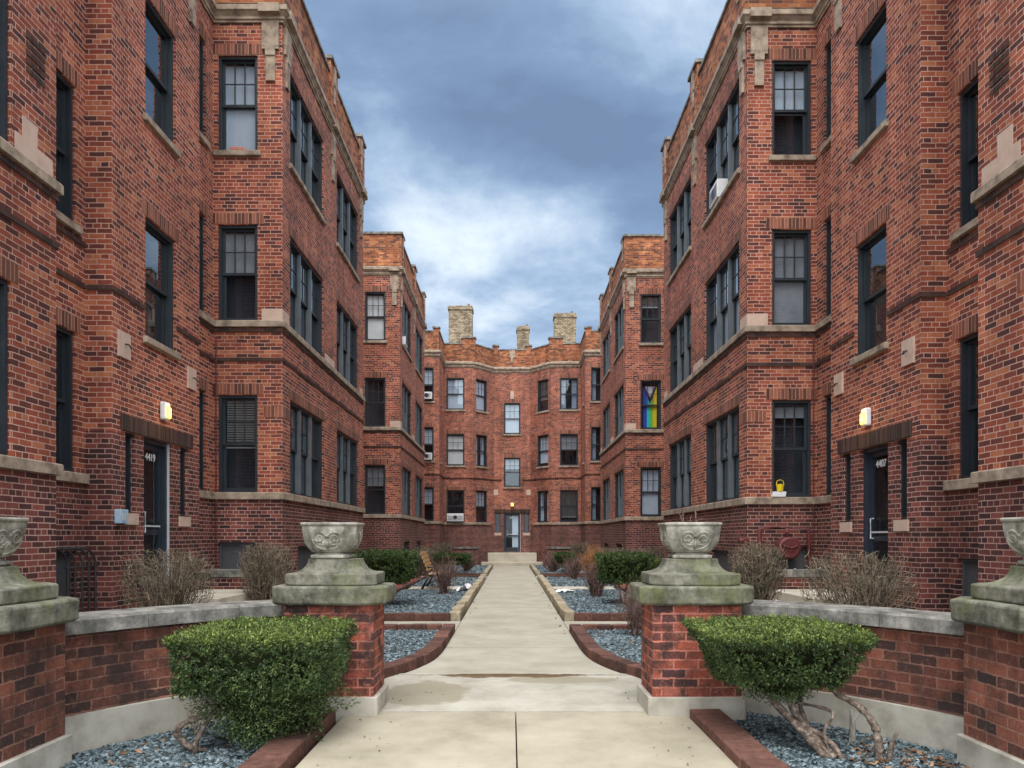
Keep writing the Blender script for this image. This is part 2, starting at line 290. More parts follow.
def mat_lamp():
    m, N, L, P = newmat('lamp_lens'); P.inputs['Base Color'].default_value = (.9, .6, .15, 1)
    P.inputs['Emission Color'].default_value = (1, .62, .12, 1); P.inputs['Emission Strength'].default_value = 1.0; return m
LAMP = mat_lamp()

# ------------------------------------------------------------------ mesh helpers
class MB:
    def __init__(s): s.v = []; s.f = []; s.uv = []; s.m = []
    def quad(s, pts, uv=None, mi=0):
        i = len(s.v); s.v += [tuple(p) for p in pts]; s.f.append(tuple(range(i, i+len(pts))))
        if uv is None: uv = boxuv(pts)
        s.uv.append(uv); s.m.append(mi)
    def box(s, x0, x1, y0, y1, z0, z1, mi=0, T=None, skip=''):
        P = [(x0, y0, z0), (x1, y0, z0), (x1, y1, z0), (x0, y1, z0), (x0, y0, z1), (x1, y0, z1), (x1, y1, z1), (x0, y1, z1)]
        F = {'b': (0, 3, 2, 1), 't': (4, 5, 6, 7), 'f': (0, 1, 5, 4), 'k': (2, 3, 7, 6), 'l': (3, 0, 4, 7), 'r': (1, 2, 6, 5)}
        for k, f in F.items():
            if k in skip: continue
            pts = [P[i] for i in f]; uv = boxuv(pts)
            if T is not None: pts = [tuple(T @ Vector(p)) for p in pts]
            s.quad(pts, uv, mi)
    def tube(s, pts, r, n=6, cap=True, mi=0):
        pts = [Vector(p) for p in pts]; k = len(pts); rs = r if isinstance(r, (list, tuple)) else [r]*k
        i0 = len(s.v); up = None
        for i, p in enumerate(pts):
            d = (pts[min(i+1, k-1)]-pts[max(i-1, 0)])
            if d.length < 1e-9: d = Vector((0, 0, 1))
            d.normalize()
            if up is None: up = Vector((0, 0, 1)) if abs(d.z) < .9 else Vector((1, 0, 0))
            a = d.cross(up)
            if a.length < 1e-5: a = d.cross(Vector((1, .3, 0)))
            a.normalize(); b = d.cross(a).normalized(); up = -b if False else up
            for j in range(n):
                t = 2*math.pi*j/n; s.v.append(tuple(p+a*math.cos(t)*rs[i]+b*math.sin(t)*rs[i]))
        for i in range(k-1):
            for j in range(n):
                a0 = i0+i*n+j; a1 = i0+i*n+(j+1) % n
                s.f.append((a0, a1, a1+n, a0+n)); s.uv.append([(0, 0)]*4); s.m.append(mi)
        if cap:
            s.f.append(tuple(i0+j for j in range(n))[::-1]); s.uv.append([(0, 0)]*n); s.m.append(mi)
            s.f.append(tuple(i0+(k-1)*n+j for j in range(n))); s.uv.append([(0, 0)]*n); s.m.append(mi)
    def mesh(s, name, mats, smooth=False):
        me = bpy.data.meshes.new(name); me.from_pydata(s.v, [], s.f)
        u = me.uv_layers.new(name='UVMap'); flat = [c for q in s.uv for p in q for c in p]; u.data.foreach_set('uv', flat)
        for m in (mats if isinstance(mats, (list, tuple)) else [mats]): me.materials.append(m)
        me.polygons.foreach_set('material_index', s.m)
        if smooth: me.polygons.foreach_set('use_smooth', [True]*len(s.f))
        me.update(); return me
    def build(s, name, mats, parent=None, smooth=False, world=None):
        return link(name, s.mesh(name, mats, smooth), parent)
def boxuv(pts):
    a, b, c = Vector(pts[0]), Vector(pts[1]), Vector(pts[2]); n = (b-a).cross(c-a)
    x, y, z = abs(n.x), abs(n.y), abs(n.z)
    if z >= x and z >= y: return [(p[0], p[1]) for p in pts]
    if x >= y: return [(p[1], p[2]) for p in pts]
    return [(p[0], p[2]) for p in pts]
def link(name, me, parent=None):
    o = bpy.data.objects.new(name, me); COL.objects.link(o)
    if parent is not None:
        o.parent = parent
    return o
def tag(o, label=None, cat=None, group=None, kind=None):
    if label: o['label'] = label
    if cat: o['category'] = cat
    if group: o['group'] = group
    if kind: o['kind'] = kind
    return o
def thing(name, label, cat, loc=(0, 0, 0), rz=0, group=None):
    o = bpy.data.objects.new(name, None); o.empty_display_size = .2; COL.objects.link(o); o.location = loc; o.rotation_euler = (0, 0, rz)
    return tag(o, label, cat, group)
def at_parent(o, parent, M=None):
    """parent o (whose mesh is in world coordinates) under a thing placed anywhere"""
    o.parent = parent; o.matrix_parent_inverse = Matrix.LocRotScale(parent.location, parent.rotation_euler, parent.scale).inverted()
    return o
def wpart(mb, name, mats, parent, smooth=False):
    return at_parent(mb.build(name, mats, None, smooth), parent)
def bevel_me(me, w, seg=2):
    bm = bmesh.new(); bm.from_mesh(me); bmesh.ops.remove_doubles(bm, verts=bm.verts, dist=1e-5)
    bmesh.ops.bevel(bm, geom=[e for e in bm.edges if e.calc_face_angle(0) > .5], offset=w, segments=seg, affect='EDGES', profile=.6)
    bm.to_mesh(me); bm.free(); return me
def offset_pts(pts, sgn, off):
    n = len(pts); res = []
    for i in range(n):
        ns = []
        for a, b in ((i-1, i), (i, i+1)):
            if a < 0 or b >= n: continue
            d = (Vector(pts[b])-Vector(pts[a])).normalized(); ns.append(Vector((-d.y, d.x))*sgn)
        if len(ns) == 1: res.append(Vector(pts[i])+ns[0]*off)
        else:
            mv = (ns[0]+ns[1]); l = mv.length; mv = mv/l; res.append(Vector(pts[i])+mv*off/max(.3, mv.dot(ns[0])))
    return res
def sweep(mb, pts, prof, sgn=1, caps=True, mi=0, u0=0):
    """prof: closed list of (offset to the side sgn, z)"""
    rings = [offset_pts(pts, sgn, o) for o, z in prof]; n = len(prof)
    us = [u0]
    for i in range(1, len(pts)): us.append(us[-1]+(Vector(pts[i])-Vector(pts[i-1])).length)
    for j in range(n):
        k = (j+1) % n; (oa, za), (ob, zb) = prof[j], prof[k]
        vert = abs(zb-za) >= abs(ob-oa); va, vb = (za, zb) if vert else (oa+za, ob+za)
        for i in range(len(pts)-1):
            a, b, c, d = rings[j][i], rings[j][i+1], rings[k][i+1], rings[k][i]
            mb.quad([(a.x, a.y, za), (b.x, b.y, za), (c.x, c.y, zb), (d.x, d.y, zb)], [(us[i], va), (us[i+1], va), (us[i+1], vb), (us[i], vb)], mi)
    if caps:
        for i in (0, len(pts)-1):
            mb.quad([(rings[j][i].x, rings[j][i].y, prof[j][1]) for j in range(n)], [(prof[j][0], prof[j][1]) for j in range(n)], mi)
def rect(o0, o1, z0, z1): return [(o0, z0), (o0, z1), (o1, z1), (o1, z0)]

# ------------------------------------------------------------------ windows
FL = [(2.43, 4.23), (5.61, 7.39), (8.75, 10.53)]
WCACHE = {}
def win_meshes(w, h, lights=1, munt='top', d0=.035, cover=None, cfrac=1.0, mull=FRAME2):
    key = (round(w, 3), round(h, 3), lights, munt, cover, cfrac)
    if key in WCACHE: return WCACHE[key]
    fr = MB(); t = .05; gap = .004
    fr.box(-w/2+gap, -w/2+t, d0, .21, gap, h-gap); fr.box(w/2-t, w/2-gap, d0, .21, gap, h-gap)
    fr.box(-w/2+t, w/2-t, d0, .21, h-t, h-gap); fr.box(-w/2+t, w/2-t, d0+.01, .21, gap, .045)
    iw = (w-2*t); lw = iw/lights; sash = MB(); gl = MB(); mid = h*.49
    for i in range(lights):
        x0 = -w/2+t+i*lw; x1 = x0+lw
        if i: fr.box(x0-.045, x0+.045, d0+.012, .205, .045, h-t, mi=1)
        a = x0+(.045 if i else 0); b = x1-(.045 if i < lights-1 else 0)
        for (z0, z1, y) in ((mid, h-t, .10), (.045, mid+.04, .145)):
            s = .038
            sash.box(a, a+s, y, y+.035, z0, z1); sash.box(b-s, b, y, y+.035, z0, z1)
            sash.box(a+s, b-s, y, y+.035, z0, z0+s+.01); sash.box(a+s, b-s, y, y+.035, z1-s, z1)
            gl.quad([(a+s, y+.02, z0+s), (b-s, y+.02, z0+s), (b-s, y+.02, z1-s), (a+s, y+.02, z1-s)])
            if munt and (y < .12 or munt == 'all'):
                ncol = 3 if lights == 1 else 2
                for k in range(1, ncol):
                    x = a+s+(b-a-2*s)*k/ncol; sash.box(x-.009, x+.009, y+.006, y+.03, z0+s+.01, z1-s)
                zc = (z0+z1)/2+.005; sash.box(a+s, b-s, y+.008, y+.028, zc-.009, zc+.009)
    cv = None
    if cover:
        cv = MB(); z1 = h-.09; z0 = h-.09-(h-.16)*cfrac; y = .190
        if cover == 'slats':
            k = int((z1-z0)/.045)
            for i in range(k):
                z = z1-i*.045; cv.quad([(-w/2+.09, y, z), (w/2-.09, y, z), (w/2-.09, y+.03, z-.022), (-w/2+.09, y+.03, z-.022)])
            cv.box(-w/2+.08, w/2-.08, y-.01, y+.03, z1, z1+.03); cv.box(-w/2+.09, w/2-.09, y, y+.03, z0-.02, z0)
        elif cover == 'curtain':
            n = 36
            for sx in (-1, 1):
                pr = []
                for i in range(n+1):
                    q = i/n; x = sx*(w/2-.07-(w/2-.07)*.62*q); pr.append((x, y+.03+.02*math.sin(i*1.9+sx)))
                for i in range(n):
                    (xa, ya), (xb, yb) = pr[i], pr[i+1]; cv.quad([(xa, ya, z0), (xb, yb, z0), (xb, yb, z1), (xa, ya, z1)])
        else:
            cv.box(-w/2+.07, w/2-.07, y, y+.006, z0, z1); cv.box(-w/2+.07, w/2-.07, y-.006, y+.012, z0-.02, z0)
    cm = {'slats': BLIND, 'curtain': SHADE, 'shade': SHADE, 'grey': SHADEG, 'white': BLIND, None: None}[cover]
    r = (fr.mesh('window_frame', [FRAME, mull]), sash.mesh('sash', FRAME), gl.mesh('glass', GLASS), cv.mesh('blind', cm) if cv else None)
    WCACHE[key] = r; return r
def frame_T(origin, n):
    """local +y = n (into the building)"""
    return Matrix.Translation(Vector(origin)) @ Matrix.Rotation(math.atan2(-n[0], n[1]), 4, 'Z')
def put(o, T, parent):
    o.parent = parent; o.matrix_parent_inverse = parent.matrix_world.inverted() if False else Matrix.Identity(4)
    o.matrix_local = T; return o
def soldier(mb, x0, x1, z0, z1, proud=.004, T=None, y1=.02):
    """upright bricks: the texture runs turned by a right angle, one brick high"""
    A, B_ = .004, .208; n = max(1, round((x1-x0)/.0675)); U0 = round(x0/.0675)*.0675; U1 = U0+n*.0675
    for pts, uv in (([(x0, -proud, z0), (x1, -proud, z0), (x1, -proud, z1), (x0, -proud, z1)], [(A, U0), (A, U1), (B_, U1), (B_, U0)]),
                    ([(x0, -proud, z0), (x1, -proud, z0), (x1, y1, z0), (x0, y1, z0)], [(A, U0), (A, U1), (A+.02, U1), (A+.02, U0)]),
                    ([(x0, -proud, z1), (x1, -proud, z1), (x1, y1, z1), (x0, y1, z1)], [(A, U0), (A, U1), (A+.02, U1), (A+.02, U0)]),
                    ([(x0, -proud, z0), (x0, -proud, z1), (x0, y1, z1), (x0, y1, z0)], [(A, U0), (B_, U0), (B_, U0+.02), (A, U0+.02)]),
                    ([(x1, -proud, z0), (x1, -proud, z1), (x1, y1, z1), (x1, y1, z0)], [(A, U0), (B_, U0), (B_, U0+.02), (A, U0+.02)])):
        if T is not None: pts = [tuple(T @ Vector(p)) for p in pts]
        mb.quad(pts, uv)
def room(parent, w, h, depth, y0=.215):
    k = ('room', round(w, 3), round(h, 3), depth, y0)
    if k not in WCACHE:
        rm = MB(); a_, c_ = w/2-.002, h-.002; X0, X1, Z0, Z1, Y1 = -w/2-.11, w/2+.11, -.25, h+.15, depth
        rm.box(X0, X1, y0, Y1, Z0, Z1, skip='f')
        for q in ([(X0, y0, Z0), (-a_, y0, Z0), (-a_, y0, Z1), (X0, y0, Z1)], [(a_, y0, Z0), (X1, y0, Z0), (X1, y0, Z1), (a_, y0, Z1)], [(-a_, y0, Z0), (a_, y0, Z0), (a_, y0, 0), (-a_, y0, 0)], [(-a_, y0, c_), (a_, y0, c_), (a_, y0, Z1), (-a_, y0, Z1)]): rm.quad(q)
        WCACHE[k] = rm.mesh('room', INT)
    link('room', WCACHE[k], parent)
def make_window(parent, T, w, h, lights=1, munt='top', sill=True, lintel=True, cover=None, cfrac=1., depth=2.0):
    fm, sm, gm, cm = win_meshes(w, h, lights, munt, cover=cover, cfrac=cfrac)
    f = put(link('window', fm), T, parent)
    for nm, me in (('sash', sm), ('glass', gm), ('blind' if cover in ('slats',) else 'curtain' if cover == 'curtain' else 'shade', cm)):
        if me is not None: link(nm, me, f)
    room(f, w, h, depth)
    if sill:
        k = ('sill', round(w, 3))
        if k not in WCACHE:
            b = MB(); b.box(-w/2-.07, w/2+.07, -.06, .06, -.10, -.002); WCACHE[k] = bevel_me(b.mesh('sill', LIME), .008, 1)
        link('sill', WCACHE[k], f)
    if lintel:
        k = ('lint', round(w, 3), round(h, 3))
        if k not in WCACHE:
            b = MB(); soldier(b, -w/2-.11, w/2+.11, h+.012, h+.212); WCACHE[k] = b.mesh('brick_lintel', BR_SOLD)
        link('brick_lintel', WCACHE[k], f)
    return f
def text_mesh(s, size, mat, depth=.004, font_scale=1.0):
    cu = bpy.data.curves.new('txt', 'FONT'); cu.body = s; cu.size = size; cu.extrude = depth; cu.align_x = 'CENTER'; cu.align_y = 'BOTTOM'
    o = bpy.data.objects.new('txt', cu); COL.objects.link(o); dg = bpy.context.evaluated_depsgraph_get()
    me = bpy.data.meshes.new_from_object(o.evaluated_get(dg)); bpy.data.objects.remove(o); me.materials.clear(); me.materials.append(mat)
    me.name = 'house_number'; return me
def make_door(parent, T, w, h, number):
    """glazed entry door with transom panel; local origin bottom centre on the wall plane"""
    fr = MB(); d0 = .05
    fr.box(-w/2+.003, -w/2+.06, d0, .22, .003, h-.003); fr.box(w/2-.06, w/2-.003, d0, .22, .003, h-.003)
    fr.box(-w/2+.06, w/2-.06, d0, .22, h-.06, h-.003); fr.box(-w/2+.06, w/2-.06, d0, .24, .003, .04)
    f = put(fr.build('door_frame', DOORM), T, parent)
    a, b = -w/2+.06, w/2-.06; z1 = h-.065; dr = MB()
    dr.box(a, a+.07, .12, .165, .04, z1); dr.box(b-.07, b, .12, .165, .04, z1); dr.box(a+.09, b-.09, .12, .165, .04, .25); dr.box(a+.09, b-.09, .12, .165, z1-.07, z1); dr.box(a+.09, b-.09, .125, .16, .88, .96)
    link('door_leaf', dr.mesh('door_leaf', DOORM), f)
    g = MB(); g.quad([(a+.07, .14, .25), (b-.07, .14, .25), (b-.07, .14, z1-.07), (a+.07, .14, z1-.07)]); g.build('glass', GLASS_D, f)
    if number == '4411': cu = MB(); cu.box(0, b-.02, .19, .2, .05, z1-.03); cu.build('curtain', SHADE, f)
    hd = MB(); hx = a+.13; hd.tube([(hx, .118, .92), (hx, .07, .92), (hx, .07, 1.22), (hx, .118, 1.22)], .011, 6); hd.box(a+.1, b-.1, .09, .105, 1.0, 1.025); hd.build('handle', ALU, f)
    st = MB(); st.box(w/2-.02, w/2-.002, .02, .05, .003, h-.003); st.build('edge_strip', ALU, f)
    room(f, w, h, 1.6, .225)
    t = text_mesh(number, .155, WHITE); o = link('house_number', t, f); o.matrix_local = Matrix.Translation((0, .112, z1-.27)) @ Matrix.Rotation(R(90), 4, 'X')
    return f
def make_sidelight(parent, T, w, h, sill=True):
    fr = MB(); fr.box(-w/2+.003, -w/2+.035, .05, .2, .003, h-.003); fr.box(w/2-.035, w/2-.003, .05, .2, .003, h-.003); fr.box(-w/2+.035, w/2-.035, .05, .2, h-.04, h-.003); fr.box(-w/2+.035, w/2-.035, .05, .2, .003, .04)
    f = put(fr.build('sidelight', FRAME), T, parent)
    g = MB(); g.quad([(-w/2+.035, .13, .04), (w/2-.035, .13, .04), (w/2-.035, .13, h-.04), (-w/2+.035, .13, h-.04)]); g.build('glass', GLASS_D, f); room(f, w, h, .5, .205)
    b = MB(); b.box(-w/2-.06, w/2+.06, -.03, .05, -.16, -.002); b.build('sill', LIME2, f); return f

# ------------------------------------------------------------------ a building range from its court-side outline
PZ = 12.42
def range_builder(name, label, pts, sgn, windows, back, zoff=0, darks={}, belts=(), skipwall=()):
    """pts: outline on the court side in world xy; sgn=+1 when the building lies to the left of the walking direction"""
    top = thing(name, label, 'building', (0, 0, zoff))
    wall = MB(); n = len(pts); u = 0
    ZB = [0, 2.36, 11.3]
    for i in range(n-1):
        p0, p1 = Vector(pts[i]), Vector(pts[i+1]); L_ = (p1-p0).length; d = (p1-p0)/L_; nrm = Vector((-d.y, d.x))*sgn
        ops = windows.get(i, [])
        zb = darks.get(i, 2.36)
        us = sorted({0, L_, *[round(o['u0'], 4) for o in ops], *[round(o['u1'], 4) for o in ops]})
        zs = sorted({-.3, zb, 11.3, *[round(o['z0'], 4) for o in ops], *[round(o['z1'], 4) for o in ops]})
        for a, b in zip(us, us[1:]):
            for c, e in zip(zs, zs[1:]):
                um, zm = (a+b)/2, (c+e)/2
                if any(o['u0'] < um < o['u1'] and o['z0'] < zm < o['z1'] for o in ops): continue
                A, B = p0+d*a, p0+d*b
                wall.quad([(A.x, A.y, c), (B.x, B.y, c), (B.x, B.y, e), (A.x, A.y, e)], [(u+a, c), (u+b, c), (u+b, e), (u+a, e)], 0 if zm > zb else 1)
        for o in ops:
            dep = .13; a, b, c, e = o['u0'], o['u1'], o['z0'], o['z1']; A, B = p0+d*a, p0+d*b; Ai, Bi = A+nrm*dep, B+nrm*dep
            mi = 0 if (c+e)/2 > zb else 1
            wall.quad([(A.x, A.y, c), (Ai.x, Ai.y, c), (Ai.x, Ai.y, e), (A.x, A.y, e)], [(u+a, c), (u+a+dep, c), (u+a+dep, e), (u+a, e)], mi)
            wall.quad([(B.x, B.y, c), (Bi.x, Bi.y, c), (Bi.x, Bi.y, e), (B.x, B.y, e)], [(u+b, c), (u+b+dep, c), (u+b+dep, e), (u+b, e)], mi)
            wall.quad([(A.x, A.y, c), (B.x, B.y, c), (Bi.x, Bi.y, c), (Ai.x, Ai.y, c)], [(u+a, c), (u+b, c), (u+b, c+dep), (u+a, c+dep)], mi)
            wall.quad([(A.x, A.y, e), (B.x, B.y, e), (Bi.x, Bi.y, e), (Ai.x, Ai.y, e)], [(u+a, e), (u+b, e), (u+b, e+dep), (u+a, e+dep)], mi)
            mid = p0+d*(a+b)/2; T = frame_T((mid.x, mid.y, c), nrm); w, h = b-a, e-c; k = o.get('k', 'w')
            if k == 'w': make_window(top, T, w, h, o.get('lights', 1), o.get('munt', 'top'), o.get('sill', True), o.get('lintel', True), o.get('cover'), o.get('cf', 1.), o.get('rd', 2.0))
            elif k == 'door': make_door(top, T, w, h, o['num'])
            elif k == 'side': make_sidelight(top, T, w, h)
            elif k == 'base':
                q = MB(); q.box(-w/2+.004, w/2-.004, .09, .12, .004, h-.004); q.box(-w/2+.004, -w/2+.05, .06, .09, .004, h-.004); q.box(w/2-.05, w/2-.004, .06, .09, .004, h-.004); q.box(-w/2+.05, w/2-.05, .06, .09, h-.05, h-.004)
                put(q.build('basement_panel', PANEL), T, top)
        u += L_
    full = [tuple(p) for p in pts]; cl = full+[tuple(q) for q in back]+[full[0]]
    # outer walls of the range, out of the court's sight
    for a, b in zip([full[-1]]+list(back), list(back)+[full[0]]):
        wall.quad([(a[0], a[1], -.3), (b[0], b[1], -.3), (b[0], b[1], 12.3), (a[0], a[1], 12.3)], [(0, 0), ((Vector(b)-Vector(a)).length, 0), ((Vector(b)-Vector(a)).length, 12.6), (0, 12.6)], 0)
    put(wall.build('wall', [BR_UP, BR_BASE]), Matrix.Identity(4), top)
    rf = MB(); poly = full+[tuple(q) for q in back]
    rf.quad([(x, y, 11.75) for x, y in poly], [(x, y) for x, y in poly]); roof = rf.build('roof', ROOFM, top)
    # cornice, parapet and its coping, in one run
    c = MB(); sweep(c, pts, [(.02, 11.12), (-.03, 11.12), (-.03, 11.16), (-.055, 11.17), (-.055, 11.20), (-.04, 11.215), (-.04, 11.235), (-.085, 11.29), (-.115, 11.31), (-.115, 11.40), (-.06, 11.44), (-.02, 11.46), (.02, 11.46)], sgn)
    c.build('cornice', LIME, top)
    p = MB(); sweep(p, pts, rect(0, .28, 11.46, PZ), sgn); p.build('parapet', BR_PAR, top)
    cp = MB(); sweep(cp, pts, rect(-.04, .32, PZ+.002, PZ+.07), sgn); cp.build('coping', COPE, top)
    for kind, path in belts:
        b = MB()
        if kind == 'b1': sweep(b, path, [(.03, 2.30), (-.055, 2.30), (-.055, 2.415), (-.045, 2.427), (.10, 2.427), (.10, 2.30)][::1], sgn)
        elif kind == 'b2': sweep(b, path, [(.03, 5.49), (-.055, 5.49), (-.055, 5.59), (-.045, 5.607), (.10, 5.607), (.10, 5.49)], sgn)
        if kind in ('b1', 'b2'): b.build('belt_course', LIME, top)
        elif kind == 'dk':
            for z in (4.86, 5.40): b = MB(); sweep(b, path, rect(-.022, .02, z, z+.062), sgn); b.build('brick_string_course', BR_DARK, top)
    return top, roof
def pier(top, T, w, z1=12.70, ret=.34, pend=True, mer=True, xl=0):
    """raised parapet block with a stone cap; T: local x along the wall, y into the building, at z=0"""
    if mer:
        b = MB(); b.box(-w/2, w/2, -.05, ret, 11.462, z1, skip='b'); q = put(b.build('parapet_pier', BR_PAR), T, top)
        c = MB(); c.box(-w/2-.05, w/2+.05, -.10, ret+.05, z1+.001, z1+.08); link('coping', c.mesh('coping', COPE), q)
    if pend:
        s = MB(); s.box(-.155, .155, -.055, .01, 10.68, 11.118); s.box(-.155, -.09, -.05, .01, 10.62, 10.679); s.box(.09, .155, -.05, .01, 10.62, 10.679)
        s.box(-.09, .09, -.065, .01, 10.50, 10.679); s.box(-.085, .085, -.045, .01, 10.04, 10.498); s.box(-.19, .19, -.15, .0, 11.25, 11.408)
        put(s.build('stone_pendant', LIME), T, top)
def parapend(top, T):
    s = MB(); s.box(-.10, .10, -.08, -.0505, 12.25, 12.74); s.box(-.06, .06, -.075, -.0505, 11.85, 12.249); put(s.build('stone_pendant', LIME), T, top)

AX = .07
def court_side(s, zoff):
    X = lambda h: AX+s*h
    hp = [(12, 3.5), (5.22, 3.5), (5.22, 8.49), (5.68, 8.49), (5.68, 9.89), (5.34, 9.89), (5.34, 12.68), (5.59, 12.68), (5.59, 13.9), (4.31, 13.9), (4.31, 21.5),
          (5.9, 21.5), (5.9, 27.3), (4.10, 27.3), (4.10, 34.9), (6.0, 34.9), (6.0, 39.45)]
    pts = [(X(h), y) for h, y in hp]; sgn = 1 if s < 0 else -1
    left = s < 0
    W_ = {}
    def addw(seg, y0, y1, **k):   # along-Y segment
        a = abs(y0-hp[seg][1]); b = abs(y1-hp[seg][1]); W_.setdefault(seg, []).append(dict(u0=min(a, b), u1=max(a, b), **k))
    def addx(seg, h0, h1, **k):
        a = abs(h0-hp[seg][0]); b = abs(h1-hp[seg][0]); W_.setdefault(seg, []).append(dict(u0=min(a, b), u1=max(a, b), **k))
    rr = random.Random(3 if left else 11)
    cv = lambda: rr.choice([None, ('shade', .45), ('grey', .5), ('slats', .5), None, ('curtain', 1.), ('shade', .95)])
    def cvk():
        c = cv(); return {} if c is None else dict(cover=c[0], cf=c[1])
    for i, (z0, z1) in enumerate(FL):
        addw(1, 6.55, 7.73, z0=z0, z1=z1, sill=(i == 2), **cvk()); addw(1, 4.2, 5.35, z0=z0, z1=z1, sill=(i == 2), **cvk())
        addw(3, 9.12, 9.66, z0=z0, z1=z1, munt=None, sill=(i != 0))
        addw(7, 13.08, 13.55, z0=z0, z1=z1, munt=None, sill=(i == 2), lintel=True)
        if left: fc = [dict(cover='slats', cf=.52), dict(cover='grey', cf=.45), dict(cover='shade', cf=1.)][i]
        else: fc = [dict(cover='grey', cf=.12), dict(cover='grey', cf=.97), dict(cover='shade', cf=.5)][i]
        addx(8, 5.50, 4.77, z0=z0, z1=z1, rd=.37, sill=(i == 2), **fc)
        for a in (14.4, 18.25): addw(9, a, a+2.55, z0=z0, z1=z1, lights=3, sill=(i == 2), **cvk())
        if left: fc = [dict(cover='grey', cf=.4), dict(), dict(cover='white', cf=1.)][i]
        else: fc = [dict(cover='shade', cf=1.), dict(), dict(cover='slats', cf=.2)][i]
        addx(12, 5.40, 4.64, z0=z0, z1=z1, rd=.36, sill=(i == 2), **fc)
        for a in (27.8, 31.65): addw(13, a, a+2.5, z0=z0, z1=z1, lights=3, sill=(i == 2), **cvk())
    for (z0, z1), c in (((4.49, 6.24), {}), ((7.68, 9.45), {})):
        addw(5, 10.81, 11.78, z0=z0, z1=z1, munt=None)
    addw(5, 10.76, 11.62, z0=.75, z1=3.04, k='door', num='4419' if left else '4407')
    addw(5, 10.25, 10.50, z0=1.93, z1=3.04, k='side'); addw(5, 11.95, 12.22, z0=1.93, z1=3.04, k='side')
    addw(3, 9.12, 9.66, z0=.1, z1=1.42, k='base')
    addx(8, 5.50, 4.8, z0=.6, z1=1.50, k='base')
    for a in (14.9, 18.7): addw(9, a, a+1.5, z0=.5, z1=1.42, k='base')
    for a in (28.2, 32.1): addw(13, a, a+1.5, z0=.5, z1=1.42, k='base')
    belts = [('b1', pts[0:3]+[pts[3], pts[4]]), ('b2', pts[0:3]+[(X(5.30), 8.49)]), ('b1', [(X(5.59), 12.70), pts[8], pts[9], pts[10], pts[11]]), ('b2', [(X(5.59), 12.70), pts[8], pts[9], pts[10], pts[11]]),
             ('b1', [pts[12], pts[13], pts[14], pts[15]]), ('b2', [pts[12], pts[13], pts[14], pts[15]]),
             ('dk', pts[0:4]+[(X(5.68), 9.86)]), ('dk', [(X(5.59), 12.70), pts[8], pts[9], pts[10], pts[11]]), ('dk', [pts[12], pts[13], pts[14], pts[15]])]
    side = 'left' if left else 'right'
    lab = ('three storey red brick apartment range on the left with the doorway numbered 4419' if left
           else 'three storey red brick apartment range on the right with the doorway numbered 4407')
    top, roof = range_builder('apartment_building', lab, pts, sgn, W_, [(X(12), 39.45)], zoff, {5: 3.0, 4: 3.0, 3: 2.36}, belts)
    nL = Vector((s, 0)); nF = Vector((0, 1))     # into the building: side walls, front-facing walls
    T = lambda x, y, n: frame_T((x, y, 0), n)
    # dark string course on the door bay, interrupted by the stair window
    for run in ([(X(5.655), 9.89), (X(5.34), 9.89), (X(5.34), 10.78)], [(X(5.34), 11.81), (X(5.34), 12.68), (X(5.6), 12.68)]):
        b = MB(); sweep(b, run, rect(-.022, .02, 4.86, 4.922), sgn); put(b.build('brick_string_course', BR_DARK), Matrix.Identity(4), top)
    # dark soldier lintel over door and sidelights
    b = MB(); cy = 11.24; soldier(b, -1.12, 1.12, 3.05, 3.27, .03, T(X(5.34), cy, nL)); put(b.build('brick_lintel', BR_DARK), Matrix.Identity(4), top)
    # corner soldier panels beside the ground floor windows
    b = MB(); soldier(b, 4.31, 4.66, 3.82, 4.03, .006, frame_T((AX, 13.9, 0), nF) @ Matrix.Scale(s, 4, (1, 0, 0))); put(b.build('brick_panel', BR_SOLD), Matrix.Identity(4), top); b = MB()
    soldier(b, -.24, .24, 3.82, 4.03, .006, T(X(4.31), 14.14, nL))
    put(b.build('brick_panel', BR_SOLD), Matrix.Identity(4), top)
    # stone quoin blocks on the second belt
    def quoin(x0, x1, y0, y1, z0, z1):
        b = MB(); x0, x1 = sorted((x0, x1)); b.box(x0, x1, y0, y1, z0, z1); put(b.build('stone_quoin', LIME2), Matrix.Identity(4), top)
    for (h, y) in ((4.31, 13.9), (4.10, 27.3)):
        quoin(X(h)-s*.006, X(h+.38), y-.006, y+.02, 5.609, 5.83); quoin(X(h)-s*.006, X(h+.02), y+.021, y+.42, 5.609, 5.83)
        quoin(X(h)-s*.006, X(h+.02), y+3.2, y+4.1, 5.609, 5.80); quoin(X(h)-s*.006, X(h+.02), y+7.1, y+7.5, 5.609, 5.80)
    quoin(X(5.22)-s*.006, X(5.24), 7.78, 8.42, 5.609, 5.82); quoin(X(5.22)-s*.006, X(5.24), 7.9, 8.15, 5.821, 6.05)
    # square stones with hooks above the door
    for y in (10.19, 12.35):
        b = MB(); b.box(-.15, .15, -.03, .01, 4.03, 4.38); o = put(b.build('stone_block', LIME2), T(X(5.34), y, nL), top)
        k = MB(); k.tube([(.0, -.03, 4.22), (.0, -.08, 4.21), (.02, -.1, 4.17), (.06, -.09, 4.19)], .012, 6); link('hook', k.mesh('hook', DARKP), o)
    # cornice pendants and raised parapet piers
    for (h, y0) in ((4.31, 13.9), (4.10, 27.3)):
        fw = (5.59 if h > 4.2 else 5.9)-h; pier(top, T(X(h+fw/2), y0, nF), fw, 12.60, pend=False, xl=(.0, .05)[h > 9]); pier(top, T(X(h+.21), y0, nF), .1, mer=False); pier(top, T(X(h), y0+.26, nL), .60, 12.60); parapend(top, T(X(h), y0+.35, nL))
        pier(top, T(X(h), y0+3.9, nL), .7, 12.72); parapend(top, T(X(h), y0+3.9, nL))
        pier(top, T(X(h), y0+7.25, nL), .6, 12.72); parapend(top, T(X(h), y0+7.1, nL))
